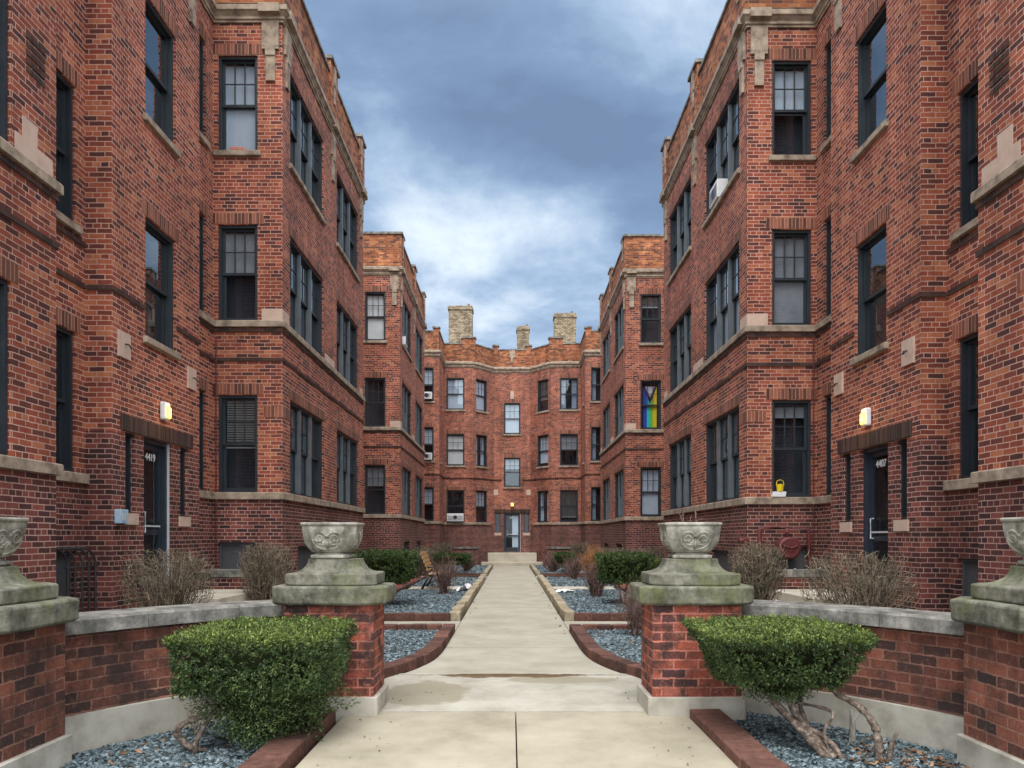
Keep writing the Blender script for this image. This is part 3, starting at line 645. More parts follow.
    for y in (10.2, 12.35, 5.9, 8.2):
        pier(top, T(X(5.34 if y in (10.2, 12.35) else 5.22), y, nL), .6, 12.66)
    # small brick vent panel between the upper windows
    b = MB()
    for k in range(5): soldier(b, -.16, .16, 6.55+k*.09, 6.55+k*.09+.055, .01, T(X(5.22), 8.12, nL))
    put(b.build('brick_vent', BR_DARK), Matrix.Identity(4), top)
    return top
left_range = court_side(-1, 0)
right_range = court_side(1, -.09)

def rear_range():
    hp = [(6.2, 39.5), (3.85, 39.5), (3.85, 42.1), (2.2, 42.1), (1.05, 43.5)]
    pts = [(AX-h, y) for h, y in hp]+[(AX+h, y) for h, y in hp[::-1]]
    W_ = {}
    L2 = math.hypot(1.15, 1.4)
    # covers, ground to top, left then right
    wide = [[{}, dict(cover='white', cf=1.), dict(cover='shade', cf=1.)], [dict(cover='slats', cf=.85), dict(cover='grey', cf=.5), dict(cover='curtain', cf=1.)]]
    diag = [[dict(cover='shade', cf=.5), dict(cover='curtain', cf=1.), dict(cover='shade', cf=1.)], [dict(cover='curtain', cf=1.), dict(cover='shade', cf=.9), dict(cover='slats', cf=.6)]]
    for i, (z0, z1) in enumerate(FL):
        s = i != 0
        W_.setdefault(0, []).append(dict(u0=6.2-4.94, u1=6.2-4.14, z0=z0, z1=z1, rd=.6, cover='shade', cf=.5, sill=s)); W_.setdefault(8, []).append(dict(u0=4.14-3.85, u1=4.94-3.85, z0=z0, z1=z1, rd=.6, cover='curtain', cf=1., sill=s))
        W_.setdefault(1, []).append(dict(u0=.8, u1=1.2, z0=z0, z1=z1, munt=None, rd=.8, sill=s)); W_.setdefault(7, []).append(dict(u0=1.4, u1=1.8, z0=z0, z1=z1, munt=None, rd=.8, sill=s))
        W_.setdefault(2, []).append(dict(u0=3.85-3.70, u1=3.85-2.68, z0=z0, z1=z1, sill=s, rd=1., **wide[0][i])); W_.setdefault(6, []).append(dict(u0=2.68-2.2, u1=3.70-2.2, z0=z0, z1=z1, sill=s, rd=1., **wide[1][i]))
        W_.setdefault(3, []).append(dict(u0=.25, u1=1.2, z0=z0, z1=z1, sill=s, rd=.5, **diag[0][i])); W_.setdefault(5, []).append(dict(u0=L2-1.2, u1=L2-.25, z0=z0, z1=z1, sill=s, rd=.5, **diag[1][i]))
    W_[4] = [dict(u0=.57, u1=1.53, z0=4.5, z1=6.2, cover='shade', cf=.35), dict(u0=.57, u1=1.53, z0=7.57, z1=9.37, cover='shade', cf=1.),  # sky reflection in the centre panes put in as pale shades
             dict(u0=.57, u1=1.53, z0=.75, z1=2.98, k='door', num='4411')]
    W_[4] += [dict(u0=.08, u1=.36, z0=1.85, z1=2.98, k='side'), dict(u0=1.74, u1=2.02, z0=1.85, z1=2.98, k='side')]
    belts = [('b1', pts[0:4]+[(AX-1.25, 43.2565)]), ('b1', [(AX+1.25, 43.2565)]+pts[6:10])]
    top, roof = range_builder('apartment_building', 'far brick apartment block closing the courtyard with three chimneys on its roof', pts, 1, W_, [(AX+6.2, 52), (AX-6.2, 52)], 0, {4: 3.0}, belts)
    T = lambda x, y: frame_T((x, y, 0), Vector((0, 1)))
    b = MB(); soldier(b, -1.03, 1.03, 3.0, 3.2, .03, T(AX, 43.5)); put(b.build('brick_lintel', BR_DARK), Matrix.Identity(4), top)
    for seg in ([pts[0], pts[1], pts[2], pts[3], pts[4], (AX-.6, 43.5)], [(AX+.6, 43.5), pts[5], pts[6], pts[7], pts[8], pts[9]]):
        b = MB(); sweep(b, seg, rect(-.02, .02, 4.86, 4.93), 1); put(b.build('brick_string_course', BR_DARK), Matrix.Identity(4), top)
    b = MB(); b.box(-.16, .16, -.03, .01, 4.02, 4.34); me = b.mesh('stone_block', LIME2)
    for x in (AX-1.0+.02, AX+1.0-.02): put(link('stone_block', me), T(x, 43.5) @ Matrix.Translation((.0, 0, 0)), top)
    
    s = MB(); s.box(-.1, .1, -.04, .01, 9.60, 10.05); put(s.build('stone_pendant', LIME2), T(AX, 43.5), top)
    for x in (-2.45, 2.45): pier(top, T(AX+x, 42.1), .75, 12.74, pend=False)
    for x in (-1.0, 1.0): pier(top, T(AX+x*.96, 43.5), .3, 12.66, pend=False)
    for x in (-4.0, 4.0): pier(top, T(AX+x, 39.5), .3, 12.6, pend=False, ret=.2)
    s = MB(); s.box(-.16, .16, -.045, -.003, 12.0, 12.45); s.box(-.08, .08, -.04, -.003, 11.7, 11.999); put(s.build('stone_pendant', LIME), T(AX, 43.5), top)
    for (x, y, w, h) in ((-3.05, 45.2, 1.42, 15.55), (3.27, 45.2, 1.30, 15.1), (.78, 48.5, .78, 15.25)):
        c = MB(); c.box(x-w/2, x+w/2, y, y+.9, 11.7, h-.25); c.box(x-w/2-.05, x+w/2+.05, y-.05, y+.95, h-.25+.001, h-.1); c.box(x-w/2, x+w/2, y, y+.9, h-.099, h)
        ch = c.build('chimney', BR_CHIM, roof)
        for k in range(3):
            q = x-w/2+w*(k+.5)/3; m_ = MB(); m_.tube([(q, y+.45, h+.001), (q, y+.45, h+.12+.05*k)], .07, 8); 
            if k != 1: c2 = m_.build('chimney_pot', BARK, roof)
    return top
rear = rear_range()

# ------------------------------------------------------------------ ground
def slab(name, poly, z0, z1, mat, kind='structure', bev=0):
    b = MB(); n = len(poly); b.quad([(x, y, z1) for x, y in poly], [(x, y) for x, y in poly])
    us = 0
    for i in range(n):
        a, c = poly[i], poly[(i+1) % n]; l = math.hypot(c[0]-a[0], c[1]-a[1])
        b.quad([(*a, z0), (*c, z0), (*c, z1), (*a, z1)], [(us, z0), (us+l, z0), (us+l, z1), (us, z1)]); us += l
    me = b.mesh(name, mat)
    if bev: bevel_me(me, bev, 2)
    o = link(name, me)
    if kind: o['kind'] = kind
    return o
slab('ground', [(-900, -900), (900, -900), (900, 900), (-900, 900)], -.4, -.09, SOIL)
slab('road', [(-200, -14), (200, -14), (200, -5), (-200, -5)], -.3, -.06, ASPH)
slab('pavement', [(-60, -4.6), (60, -4.6), (60, 3.0), (-60, 3.0)], -.2, -.005, CONC_W)
PX = .02
for x0, x1 in ((-1.52, .017), (.027, 1.56)):
    for y0, y1 in ((3.01, 5.0), (5.01, 6.86)):
        slab('entrance_walk', [(PX+x0, y0), (PX+x1, y0), (PX+x1, y1), (PX+x0, y1)], -.2, 0, CONC_W, bev=.006)
slab('threshold_walk', [(-1.20, 6.886), (1.24, 6.886), (1.24, 7.3), (1.60, 7.42), (1.75, 8.1), (1.5, 8.78), (-1.46, 8.78), (-1.71, 8.1), (-1.56, 7.42), (-1.20, 7.3)], -.2, .002, CONC_T, bev=.006)
def spline(ctrl, n=10):
    out = []; P = [ctrl[0]]+list(ctrl)+[ctrl[-1]]
    for i in range(1, len(P)-2):
        p0, p1, p2, p3 = [Vector(q) for q in P[i-1:i+3]]
        for k in range(n):
            t = k/n; out.append(.5*((2*p1)+(p2-p0)*t+(2*p0-5*p1+4*p2-p3)*t*t+(3*p1-p0-3*p2+p3)*t**3))
    out.append(Vector(P[-2])); return out
flare = spline([(1.36, 8.60), (1.17, 9.1), (1.03, 9.7), (.975, 10.4), (.965, 11.5), (.965, 12.6)], 6)
ys = []
pl = [(PX+p.x, p.y) for p in flare]; pr_ = [(PX-p.x, p.y) for p in flare]
pp = [(PX-1.32, 8.788)]+[p for p in pr_ if p[1] > 8.8]+[(PX-.965, 20), (PX-.965, 41.6), (PX+.965, 41.6), (PX+.965, 20)]+[p for p in pl[::-1] if p[1] > 8.8]+[(PX+1.32, 8.788)]
slab('courtyard_path', pp, -.2, .0, CONC_P, bev=.006)
for s in (-1, 1):
    X = lambda h: PX+s*h
    slab('side_path', [(X(.975), 12.98), (X(4.5), 12.98), (X(4.5), 14.28), (X(.975), 14.28)], -.2, -.004, CONC_P, bev=.006)
    slab('side_path', [(X(.975), 29.0), (X(4.0), 29.0), (X(4.0), 30.3), (X(.975), 30.3)], -.2, .02, CONC_P)
    slab('bench_pad', [(X(1.22), 22.3), (X(3.1), 22.3), (X(3.1), 23.5), (X(1.22), 23.5)], -.2, .05, CONC_S)
    slab('brick_paving', [(X(3.3), 14.6), (X(4.2), 14.6), (X(4.2), 28.9), (X(3.3), 28.9)], -.2, .01, BR_RED)
    # beds under the slate chips
    slab('planting_bed', [(X(1.84), 3.0), (X(9), 3.0), (X(9), 7.45), (X(1.3), 7.45), (X(1.3), 6.9), (X(1.84), 6.9)], -.2, -.055, SLATEB)
    slab('planting_bed', [(X(1.25), 8.9), (X(3.1), 8.0), (X(3.1), 12.7), (X(1.15), 12.7)], -.2, -.01, SLATEB)
    slab('planting_bed', [(X(1.15), 14.55), (X(3.2), 14.55), (X(3.2), 28.8), (X(1.15), 28.8)], -.2, .0, SLATEB)
    slab('planting_bed', [(X(1.15), 30.5), (X(3.2), 30.5), (X(3.2), 40.8), (X(1.15), 40.8)], -.2, .0, SLATEB)
leftright = {-1: 'left', 1: 'right'}
# ------------------------------------------------------------------ edgings
def bricks_along(mb, pts, width, z0, z1, blen, sgn=1, gap=.006, jit=.006, r=None):
    """individual laid units along a path"""
    P = [Vector(p) for p in pts]; cum = [0]
    for i in range(1, len(P)): cum.append(cum[-1]+(P[i]-P[i-1]).length)
    def ev(t):
        for i in range(1, len(P)):
            if t <= cum[i] or i == len(P)-1:
                q = (t-cum[i-1])/(cum[i]-cum[i-1]); return P[i-1].lerp(P[i], q), (P[i]-P[i-1]).normalized()
    k = max(1, int(cum[-1]/blen)); st = cum[-1]/k
    for i in range(k):
        c, d = ev((i+.5)*st); a = math.atan2(d.y, d.x)+r.uniform(-.03, .03); c = c+Vector((r.uniform(-jit, jit), r.uniform(-jit, jit)))
        T = Matrix.Translation((c.x, c.y, r.uniform(-jit, jit))) @ Matrix.Rotation(a, 4, 'Z') @ Matrix.Rotation(r.uniform(-.02, .02), 4, 'X')
        q = MB(); q.box(-st/2+gap/2, st/2-gap/2, -width/2, width/2, z0, z1)
        me = bevel_me(q.mesh('t', []), min(.012, width*.12), 2)
        o = len(mb.v); off = r.uniform(0, 40)
        mb.v += [tuple(T @ v.co) for v in me.vertices]
        for p in me.polygons:
            mb.f.append(tuple(o+j for j in p.vertices)); pts_ = [me.vertices[j].co for j in p.vertices]; mb.uv.append([(u_+off, v_+off) for u_, v_ in boxuv(pts_)]); mb.m.append(0)
        bpy.data.meshes.remove(me)
def mat_unit(name, stops):
    m, N, L, P = newmat(name); uv = N.new('ShaderNodeUVMap').outputs[0]; p = posnode(N)
    fl = N.new('ShaderNodeVectorMath'); fl.operation = 'SCALE'; fl.inputs['Scale'].default_value = .45; L.new(uv, fl.inputs[0])
    a = ramp(N, L, add_noise(N, L, fl.outputs[0], 1, 2, .5), stops)
    mo = N.new('ShaderNodeMapRange'); L.new(add_noise(N, L, p, 14, 7, .72), mo.inputs[0]); mo.inputs[1].default_value = .3; mo.inputs[2].default_value = .7; mo.inputs[3].default_value = .5; mo.inputs[4].default_value = 1.35
    a = mixc(N, L, 1, a, mo.outputs[0], 'MULTIPLY'); L.new(a, P.inputs['Base Color']); P.inputs['Roughness'].default_value = .88; P.inputs['Specular IOR Level'].default_value = .25
    bump(N, L, P, add_noise(N, L, p, 50, 6, .7), .7, .01); return m
UNIT_B = mat_unit('edging_brick', [(.3, (.055, .032, .028)), (.5, (.115, .055, .042)), (.7, (.20, .095, .07))])
UNIT_T = mat_unit('edging_block', [(.3, (.24, .19, .125)), (.5, (.36, .30, .21)), (.7, (.46, .40, .30))])
rr = random.Random(5)
for s in (-1, 1):
    X = lambda h: PX+s*h; sd = leftright[s]
    b = MB(); bricks_along(b, [(X(1.70), 4.2), (X(1.70), 6.66)], .27, -.15, .075, .42, r=rr)
    tag(b.build('brick_edging', UNIT_B), 'wide %s brick kerb running from %s gate pillar to the street beside the walk' % (('maroon', 'left') if s < 0 else ('dark', 'right')), 'kerb', 'brick kerbs by the front walk')
    b = MB(); cpth = spline([(1.72, 8.0), (1.50, 8.60), (1.24, 9.25), (1.11, 9.95), (1.075, 10.9), (1.075, 12.8)], 6)
    bricks_along(b, [(X(p.x), p.y) for p in cpth], .2, -.15, .12, .21, r=rr)
    tag(b.build('brick_edging', UNIT_B), 'curved low brick kerb bounding the first slate bed behind the %s inner gate pillar' % sd, 'kerb', 'curved brick kerbs')
    b = MB(); bricks_along(b, [(X(1.2), 12.78), (X(3.2), 12.78)], .2, -.15, .11, .24, r=rr)
    tag(b.build('brick_edging', UNIT_B), 'short straight brick kerb at the back of the first %s slate bed' % sd, 'kerb', 'straight brick kerbs')
    for run, wd, z1, bl, lb in (([(1.2, 14.5), (3.25, 14.5)], .18, .13, .3, 'brick kerb across the near end of the long %s slate bed'), ([(3.27, 14.62), (3.27, 28.75)], .12, .12, .5, 'long brick kerb on the wing side of the %s slate bed'),
                           ([(1.15, 28.87), (3.2, 28.87)], .12, .12, .3, 'brick kerb across the far end of the long %s slate bed'), ([(1.15, 30.45), (3.2, 30.45)], .12, .13, .3, 'brick kerb across the near end of the farthest %s slate bed')):
        b = MB(); bricks_along(b, [(X(h), y) for h, y in run], wd, -.15, z1, bl, r=rr); tag(b.build('brick_edging', UNIT_B), lb % sd, 'kerb', 'straight brick kerbs')
    b = MB(); bricks_along(b, [(X(1.09), 14.42), (X(1.09), 28.8)], .19, -.15, .16, .46, jit=.018, gap=.02, r=rr); tag(b.build('stone_block_edging', UNIT_T), 'nearer row of rough tan stone blocks along the %s edge of the path' % sd, 'kerb', 'tan stone block kerbs')
    b = MB(); bricks_along(b, [(X(1.09), 30.55), (X(1.09), 40.9)], .16, -.15, .14, .5, jit=.014, gap=.02, r=rr); tag(b.build('stone_block_edging', UNIT_T), 'farther row of rough tan stone blocks along the %s edge of the path' % sd, 'kerb', 'tan stone block kerbs')

# ------------------------------------------------------------------ gate pillars, urns, curved walls
def octpoly(h, c): return [(-h+c, -h), (h-c, -h), (h, -h+c), (h, h-c), (h-c, h), (-h+c, h), (-h, h-c), (-h, -h+c)]
def loft(levels, nsub=1):
    """levels: list of (half, chamfer, z)"""
    b = MB(); rings = [[(x, y, z) for x, y in octpoly(h, c)] for h, c, z in levels]
    for A, B in zip(rings, rings[1:]):
        for i in range(8):
            j = (i+1) % 8; b.quad([A[i], A[j], B[j], B[i]])
    b.quad(rings[-1]); b.quad(rings[0][::-1]); return b
def rough(me, amt, cuts=0, seed=0):
    bm = bmesh.new(); bm.from_mesh(me); bmesh.ops.remove_doubles(bm, verts=bm.verts, dist=1e-4)
    bmesh.ops.bevel(bm, geom=[e for e in bm.edges if e.calc_face_angle(0) > .45], offset=.006, segments=1, affect='EDGES', profile=.5)
    if cuts: bmesh.ops.subdivide_edges(bm, edges=[e for e in bm.edges if e.calc_length() > .06], cuts=cuts, use_grid_fill=True)
    from mathutils import noise
    for v in bm.verts:
        q = v.co*9+Vector((seed*3.1, 0, 0)); v.co += Vector((noise.noise(q), noise.noise(q+Vector((9, 0, 0))), noise.noise(q+Vector((0, 9, 0)))*.6))*amt
    bm.to_mesh(me); bm.free(); me.polygons.foreach_set('use_smooth', [False]*len(me.polygons)); return me
def make_pillar(loc, label, seed):
    t = thing('gate_pillar', label, 'pillar', loc, 0, 'gate pillars')
    b = loft([(.44, .02, -.15), (.44, .02, .165)]); link('base_stone', rough(b.mesh('base_stone', FSTONE), .005, 2, seed), t)
    b = MB(); h = .40
    P = [(-h, -h), (h, -h), (h, h), (-h, h)]; bm_ = BR_PIL if seed < 2 else BR_WALL
    for i in range(4):
        a, c = P[i], P[(i+1) % 4]; b.quad([(*a, .166), (*c, .166), (*c, .995), (*a, .995)], [(i*.8+.03*seed, .166), (i*.8+.8+.03*seed, .166), (i*.8+.8+.03*seed, .995), (i*.8+.03*seed, .995)])
    b.build('brick_shaft', bm_, t)
    if seed < 2: t.scale = (1, .72, 1)
    b = loft([(.49, .14, .99), (.515, .145, 1.01), (.52, .145, 1.145), (.505, .145, 1.16)]); link('cap_slab', rough(b.mesh('cap_slab', MOSS), .007, 3, seed+1), t)
    lv = [(.40, .12, 1.158), (.415, .12, 1.17), (.415, .12, 1.262)]
    for k in range(9):
        q = k/8; lv.append((.40-.165*math.sin(q*math.pi/2)**.75 if k else .405, .12-.03*q, 1.272+.128*(1-math.cos(q*math.pi/2))**.9 if k else 1.27))
    b = loft(lv); link('plinth', rough(b.mesh('plinth', MOSS), .006, 1, seed+2), t); return t
def urn_profile(z):   # half width of the bowl at height z above its foot (0..0.28)
    q = max(0, min(1, z/.24)); return .170+.082*math.sin(q*math.pi/2)**.7
def make_urn(loc, label, seed, rz=0, k=1.0):
    t = thing('stone_urn', label, 'urn', loc, rz, 'stone urns on the gate pillars'); t.scale = (k, k, 1)
    b = loft([(.175, .05, 0), (.18, .055, .012), (.18, .055, .03), (.15, .05, .04), (.14, .05, .055)]); link('foot', rough(b.mesh('foot', URN), .003, 1, seed), t)
    lv = [(.14, .06, .05)]
    for i in range(9):
        z = .24*i/8; h = urn_profile(z); lv.append((h, h*.38, .06+z))
    lv += [(.262, .10, .302), (.265, .10, .325), (.254, .095, .33), (.235, .085, .33), (.225, .08, .30)]
    b = loft(lv); me = b.mesh('bowl', URN); link('bowl', rough(me, .003, 1, seed+4), t)
    s = MB(); s.quad([(x, y, .305) for x, y in octpoly(.226, .08)]); s.build('soil', SOIL, t)
    # scroll relief on the four broad faces
    for f in range(4):
        r = MB()
        Tf = Matrix.Rotation(f*math.pi/2, 4, 'Z')
        def on(x, z): return tuple(Tf @ Vector((x, -urn_profile(z-.06)-.002, z)))
        for sx in (-1, 1):
            sp = []
            for i in range(34):
                q = i/33; a = q*math.pi*3.1; rad = .055*(1-q)+.008
                sp.append(on(sx*(.073-rad*math.cos(a)*1.0), .190+rad*math.sin(a)*.95))
            r.tube(sp, [.0085-.003*i/33 for i in range(34)], 6)
            r.tube([on(sx*.128, .18), on(sx*.125, .14), on(sx*.10, .11), on(sx*.055, .088), on(0, .082)], .0075, 6)
            for j in range(3):
                a = (.25+.42*j); r.tube([on(sx*.008, .115), on(sx*(.035*math.sin(a)+.008), .115+.04*math.cos(a)), on(sx*(.075*math.sin(a)+.006), .115+.06*math.cos(a)-.012*j)], [.007, .012, .004], 6)
        r.tube([on(0, .09), on(0, .13), on(0, .175)], [.006, .012, .006], 6); r.tube([on(0, .195), on(0, .205), on(0, .22)], [.008, .014, .006], 6)
        r.build('scroll_relief', URN, t, smooth=True)
    return t
PIL = [(-1.635, 7.02, 'inner gate pillar at left with mossy stone cap beside the walk', 'pale stone urn with scrolls on the inner left gate pillar'),
       (1.67, 7.02, 'inner gate pillar at right with mossy stone cap beside the walk', 'grey stone urn with twigs poking out on the inner right gate pillar'),
       (-3.64, 5.05, 'outer gate pillar cut by the left edge of the photo', 'mossy stone urn cut by the left edge of the photo'),
       (3.69, 5.05, 'outer gate pillar cut by the right edge of the photo', 'mossy stone urn cut by the right edge of the photo')]
for i, (x, y, lp, lu) in enumerate(PIL):
    make_pillar((x, y, 0), lp, i)
    u_ = make_urn((x-(.03 if x < 0 and i < 2 else 0), y, 1.403), lu, i*3, 0, 1.0 if i < 2 else 1.08)
    if i == 1:
        for k in range(5):
            q = MB(); a = k*1.3; q.tube([(.05*math.cos(a)*k*.6, .05*math.sin(a), .30), (.09*math.cos(a), .05*math.sin(a), .36+.02*k), (.13*math.cos(a), .05*math.sin(a), .37+.03*(k % 3))], [.005, .004, .002], 5); q.build('twig', TWIGR, u_)
def bez(a, b, c, n=22): return [((1-t)**2*a[0]+2*t*(1-t)*b[0]+t*t*c[0], (1-t)**2*a[1]+2*t*(1-t)*b[1]+t*t*c[1]) for t in [i/n for i in range(n+1)]]
for s in (-1, 1):
    cxs = PX+.005
    A = (cxs+s*3.50, 5.46); B = (cxs+s*2.98, 6.6); C = (cxs+s*2.03, 7.16)
    path = bez(A, B, C); sg = -s     # positive offset = away from the street side
    t = thing('curved_garden_wall', 'low curved brick wall with stone coping between the two %s gate pillars' % leftright[s], 'wall', ((A[0]+C[0])/2, (A[1]+C[1])/2, 0), 0, 'curved garden walls')
    b = MB(); sweep(b, path, rect(0, .30, .24, .86), sg); wpart(b, 'brick_body', BR_WALL, t)
    b = MB(); sweep(b, path, rect(-.05, .34, -.2, .238), sg); o = wpart(b, 'base_stone', FSTONE, t)
    b = MB(); sweep(b, path, rect(-.02, .32, .78, .835), sg)
    # coping in separate long stones
    c = MB(); k = [0, 8, 16, 22]
    for a_, b_ in zip(k, k[1:]):
        seg = [Vector(p) for p in path[a_:b_+1]]; seg[0] = seg[0].lerp(seg[1], .03); seg[-1] = seg[-1].lerp(seg[-2], .03)
        sweep(c, [tuple(p) for p in seg], [(-.075, .862), (-.075, .965), (-.06, .985), (.36, .985), (.375, .965), (.375, .862)], sg)
    wpart(c, 'coping', COPE, t)

# ------------------------------------------------------------------ stoops by the doors
def stoop(s, zo):
    X = lambda h: AX+s*h; sd = leftright[s]
    t = thing('entrance_stoop', 'concrete entrance stoop with low capped brick walls before the %s doorway' % sd, 'steps', (X(4.9), 11.9, 0), 0, 'entrance stoops')
    def bx(name, h0, h1, y0, y1, z0, z1, m):
        b = MB(); x0, x1 = sorted((X(h0), X(h1))); b.box(x0, x1, y0, y1, z0, z1); o = wpart(b, name, m, t); bevel_me(o.data, .008, 1) if m in (CONC_S, COPE) else 0; return o
    bx('landing', 5.335, 4.35, 10.97, 12.95, -.1, .70, CONC_S)
    for k in range(4): bx('step', 4.349-k*.28, 4.07-k*.28, 11.2, 12.95, -.1, .56-.15*k, CONC_S)
    w = bx('parapet_wall', 5.335, 4.95, 10.68, 10.96, -.1, .90, BR_BASE); c = bx('coping', 5.6, 4.90, 10.63, 11.01, .902, 1.03, COPE); c.parent = w; c.matrix_parent_inverse = Matrix.Identity(4); w2 = w
    c.matrix_parent_inverse = (Matrix.Translation(t.location) @ Matrix.Translation(-Vector(t.location))).inverted()
    w = bx('parapet_wall', 5.42, 4.55, 13.0, 13.28, -.1, .90, BR_BASE); c = bx('coping', 5.46, 4.50, 12.95, 13.33, .902, 1.03, COPE); c.parent = w; c.matrix_parent_inverse = Matrix.Identity(4)
stoop(-1, 0); stoop(1, 0)
t = thing('entrance_steps', 'wide pale concrete steps at the far door of the courtyard', 'steps', (AX, 42.4, 0))
b = MB(); b.box(AX-1.38, AX+1.38, 42.35, 43.46, -.1, .70); bevel_me(wpart(b, 'landing', CONC_S, t).data, .015, 1)
b = MB(); b.box(AX-1.72, AX+1.72, 41.65, 42.34, -.1, .20); bevel_me(wpart(b, 'step', CONC_S, t).data, .015, 1)
for s in (-1, 1):
    t2 = thing('low_brick_wall', 'low capped brick wall on the %s of the far entrance steps' % leftright[s], 'wall', (AX+s*2.3, 41.5, 0), 0, 'low walls by the far steps')
    b = MB(); x0, x1 = sorted((AX+s*1.9, AX+s*3.2)); b.box(x0, x1, 41.3, 41.6, -.1, .95); wpart(b, 'brick_body', BR_BASE, t2)
    b = MB(); b.box(x0-.04, x1+.04, 41.25, 41.65, .952, 1.05); wpart(b, 'coping', COPE, t2)

# ------------------------------------------------------------------ slate chips
def chips(name, poly, n, size, z, mat, label, r=rng, cat='gravel', hole=None, flat=.35):
    from_poly = np.array(poly); mn, mx = from_poly.min(0), from_poly.max(0)
    def inside(p):
        x, y = p[:, 0], p[:, 1]; c = np.zeros(len(p), bool); j = len(poly)-1
        for i in range(len(poly)):
            xi, yi = poly[i]; xj, yj = poly[j]
            k = ((yi > y) != (yj > y)) & (x < (xj-xi)*(y-yi)/((yj-yi) if yj != yi else 1e-9)+xi); c ^= k; j = i
        return c
    P = r.uniform(mn, mx, (n*3, 2)); P = P[inside(P)][:n]; n = len(P)
    base = np.array([(-1, -.6, -.5), (.7, -1, -.5), (1, .7, -.5), (-.6, 1, -.5), (-.8, -.5, .5), (.6, -.8, .5), (.8, .6, .5), (-.5, .8, .5)])
    V = np.repeat(base[None], n, 0)*r.uniform(.6, 1.2, (n, 8, 3)); sz = size*r.uniform(.5, 1.4, (n, 1, 1))
    V = V*sz*np.array([1, .62, flat]) 
    a = r.uniform(0, 6.28, n); tx = r.normal(0, .35, n); ty = r.normal(0, .35, n)
    ca, sa = np.cos(a), np.sin(a); x = V[..., 0].copy(); y = V[..., 1].copy(); zc = V[..., 2].copy()
    zc2 = zc+x*tx[:, None]+y*ty[:, None]; X2 = x*ca[:, None]-y*sa[:, None]; Y2 = x*sa[:, None]+y*ca[:, None]
    Z0 = z+r.uniform(0, size*.5, n)
    co = np.stack([X2+P[:, 0:1], Y2+P[:, 1:2], zc2+Z0[:, None]], -1).reshape(-1, 3)
    fc = np.array([(4, 5, 6, 7), (0, 1, 5, 4), (1, 2, 6, 5), (2, 3, 7, 6), (3, 0, 4, 7)])
    F = (fc[None]+np.arange(n)[:, None, None]*8).reshape(-1, 4)
    me = np_mesh(name, co, F, mat); o = link(name, me); tag(o, label, cat, None, 'stuff'); return o
def np_mesh(name, co, F, mat, smooth=False):
    me = bpy.data.meshes.new(name); me.vertices.add(len(co)); me.vertices.foreach_set('co', co.astype(np.float32).ravel())
    k = F.shape[1]; me.loops.add(F.size); me.loops.foreach_set('vertex_index', F.astype(np.int32).ravel())
    me.polygons.add(len(F)); me.polygons.foreach_set('loop_start', np.arange(0, F.size, k, dtype=np.int32)); me.polygons.foreach_set('loop_total', np.full(len(F), k, np.int32))
    me.materials.append(mat); me.update(calc_edges=True); me.validate(); return me
for s in (-1, 1):
    X = lambda h: PX+s*h; sd = leftright[s]
    wallp = [(PX+.005+s*(p[0]), p[1]) for p in bez((3.44, 5.40), (2.93, 6.52), (2.0, 7.22))]
    chips('slate_gravel', [(X(1.86), 4.4), (X(3.3), 4.4), (X(3.3), 5.3)]+wallp+[(X(2.0), 6.75), (X(1.86), 6.7)], 11000, .026, -.05, SLATE, 'blue grey slate chips in the front bed inside the %s curved wall' % sd)
    inner = spline([(1.62, 8.55), (1.37, 9.25), (1.23, 9.95), (1.185, 10.9), (1.185, 12.68)], 4)
    chips('slate_gravel', [(X(p.x), p.y) for p in inner]+[(X(3.1), 12.68), (X(3.1), 8.2), (X(2.0), 8.2)], 9000, .034, .01, SLATE, 'blue grey slate chips in the small first bed %s of the path' % sd)
    chips('slate_gravel', [(X(1.2), 14.6), (X(3.2), 14.6), (X(3.2), 22.3), (X(1.2), 22.3)], 11000, .040, .02, SLATE, 'blue grey slate chips in the long %s bed before the bench pad' % sd)
    chips('slate_gravel', [(X(1.2), 23.5), (X(3.2), 23.5), (X(3.2), 28.8), (X(1.2), 28.8)], 4500, .055, .02, SLATE, 'blue grey slate chips in the %s bed just past the bench pad' % sd)
    chips('slate_gravel', [(X(1.2), 30.5), (X(3.2), 30.5), (X(3.2), 40.8), (X(1.2), 40.8)], 6000, .065, .02, SLATE, 'blue grey slate chips in the farthest %s bed by the end steps' % sd)
chips('dead_leaves', [(2.3, 4.6), (3.25, 4.6), (3.2, 5.6), (2.9, 6.1), (2.5, 5.6)], 330, .022, -.025, DEAD, 'brown dead leaves lying on the slate by the right outer pillar', cat='leaves', flat=.06)
chips('dead_leaves', [(-3.2, 4.8), (-2.2, 4.8), (-2.2, 6.6), (-2.9, 6.0)], 26, .024, -.02, DEAD, 'few orange dead leaves on the slate of the left front bed', cat='leaves', flat=.06)

for s in (-1, 1):
    sd = leftright[s]
    for (h0, h1, y0, y1, z, n_, wh) in ((1.2, 3.2, 14.6, 28.8, .045, 120, 'long slate bed'), (1.2, 3.0, 9.3, 12.6, .035, 30, 'first slate bed'), (.80, .98, 10.5, 41, .006, 60, 'edge of the path'), (1.0, 1.5, 4.6, 8.6, .006, 26, 'kerb of the entrance walk')):
        x0, x1 = sorted((PX+s*h0, PX+s*h1)); chips('leaf_litter', [(x0, y0), (x1, y0), (x1, y1), (x0, y1)], n_, .022 if y0 > 9 else .012, z, DEAD, 'few scattered brown leaf scraps on the %s %s' % (sd, wh), cat='leaves', flat=.06)

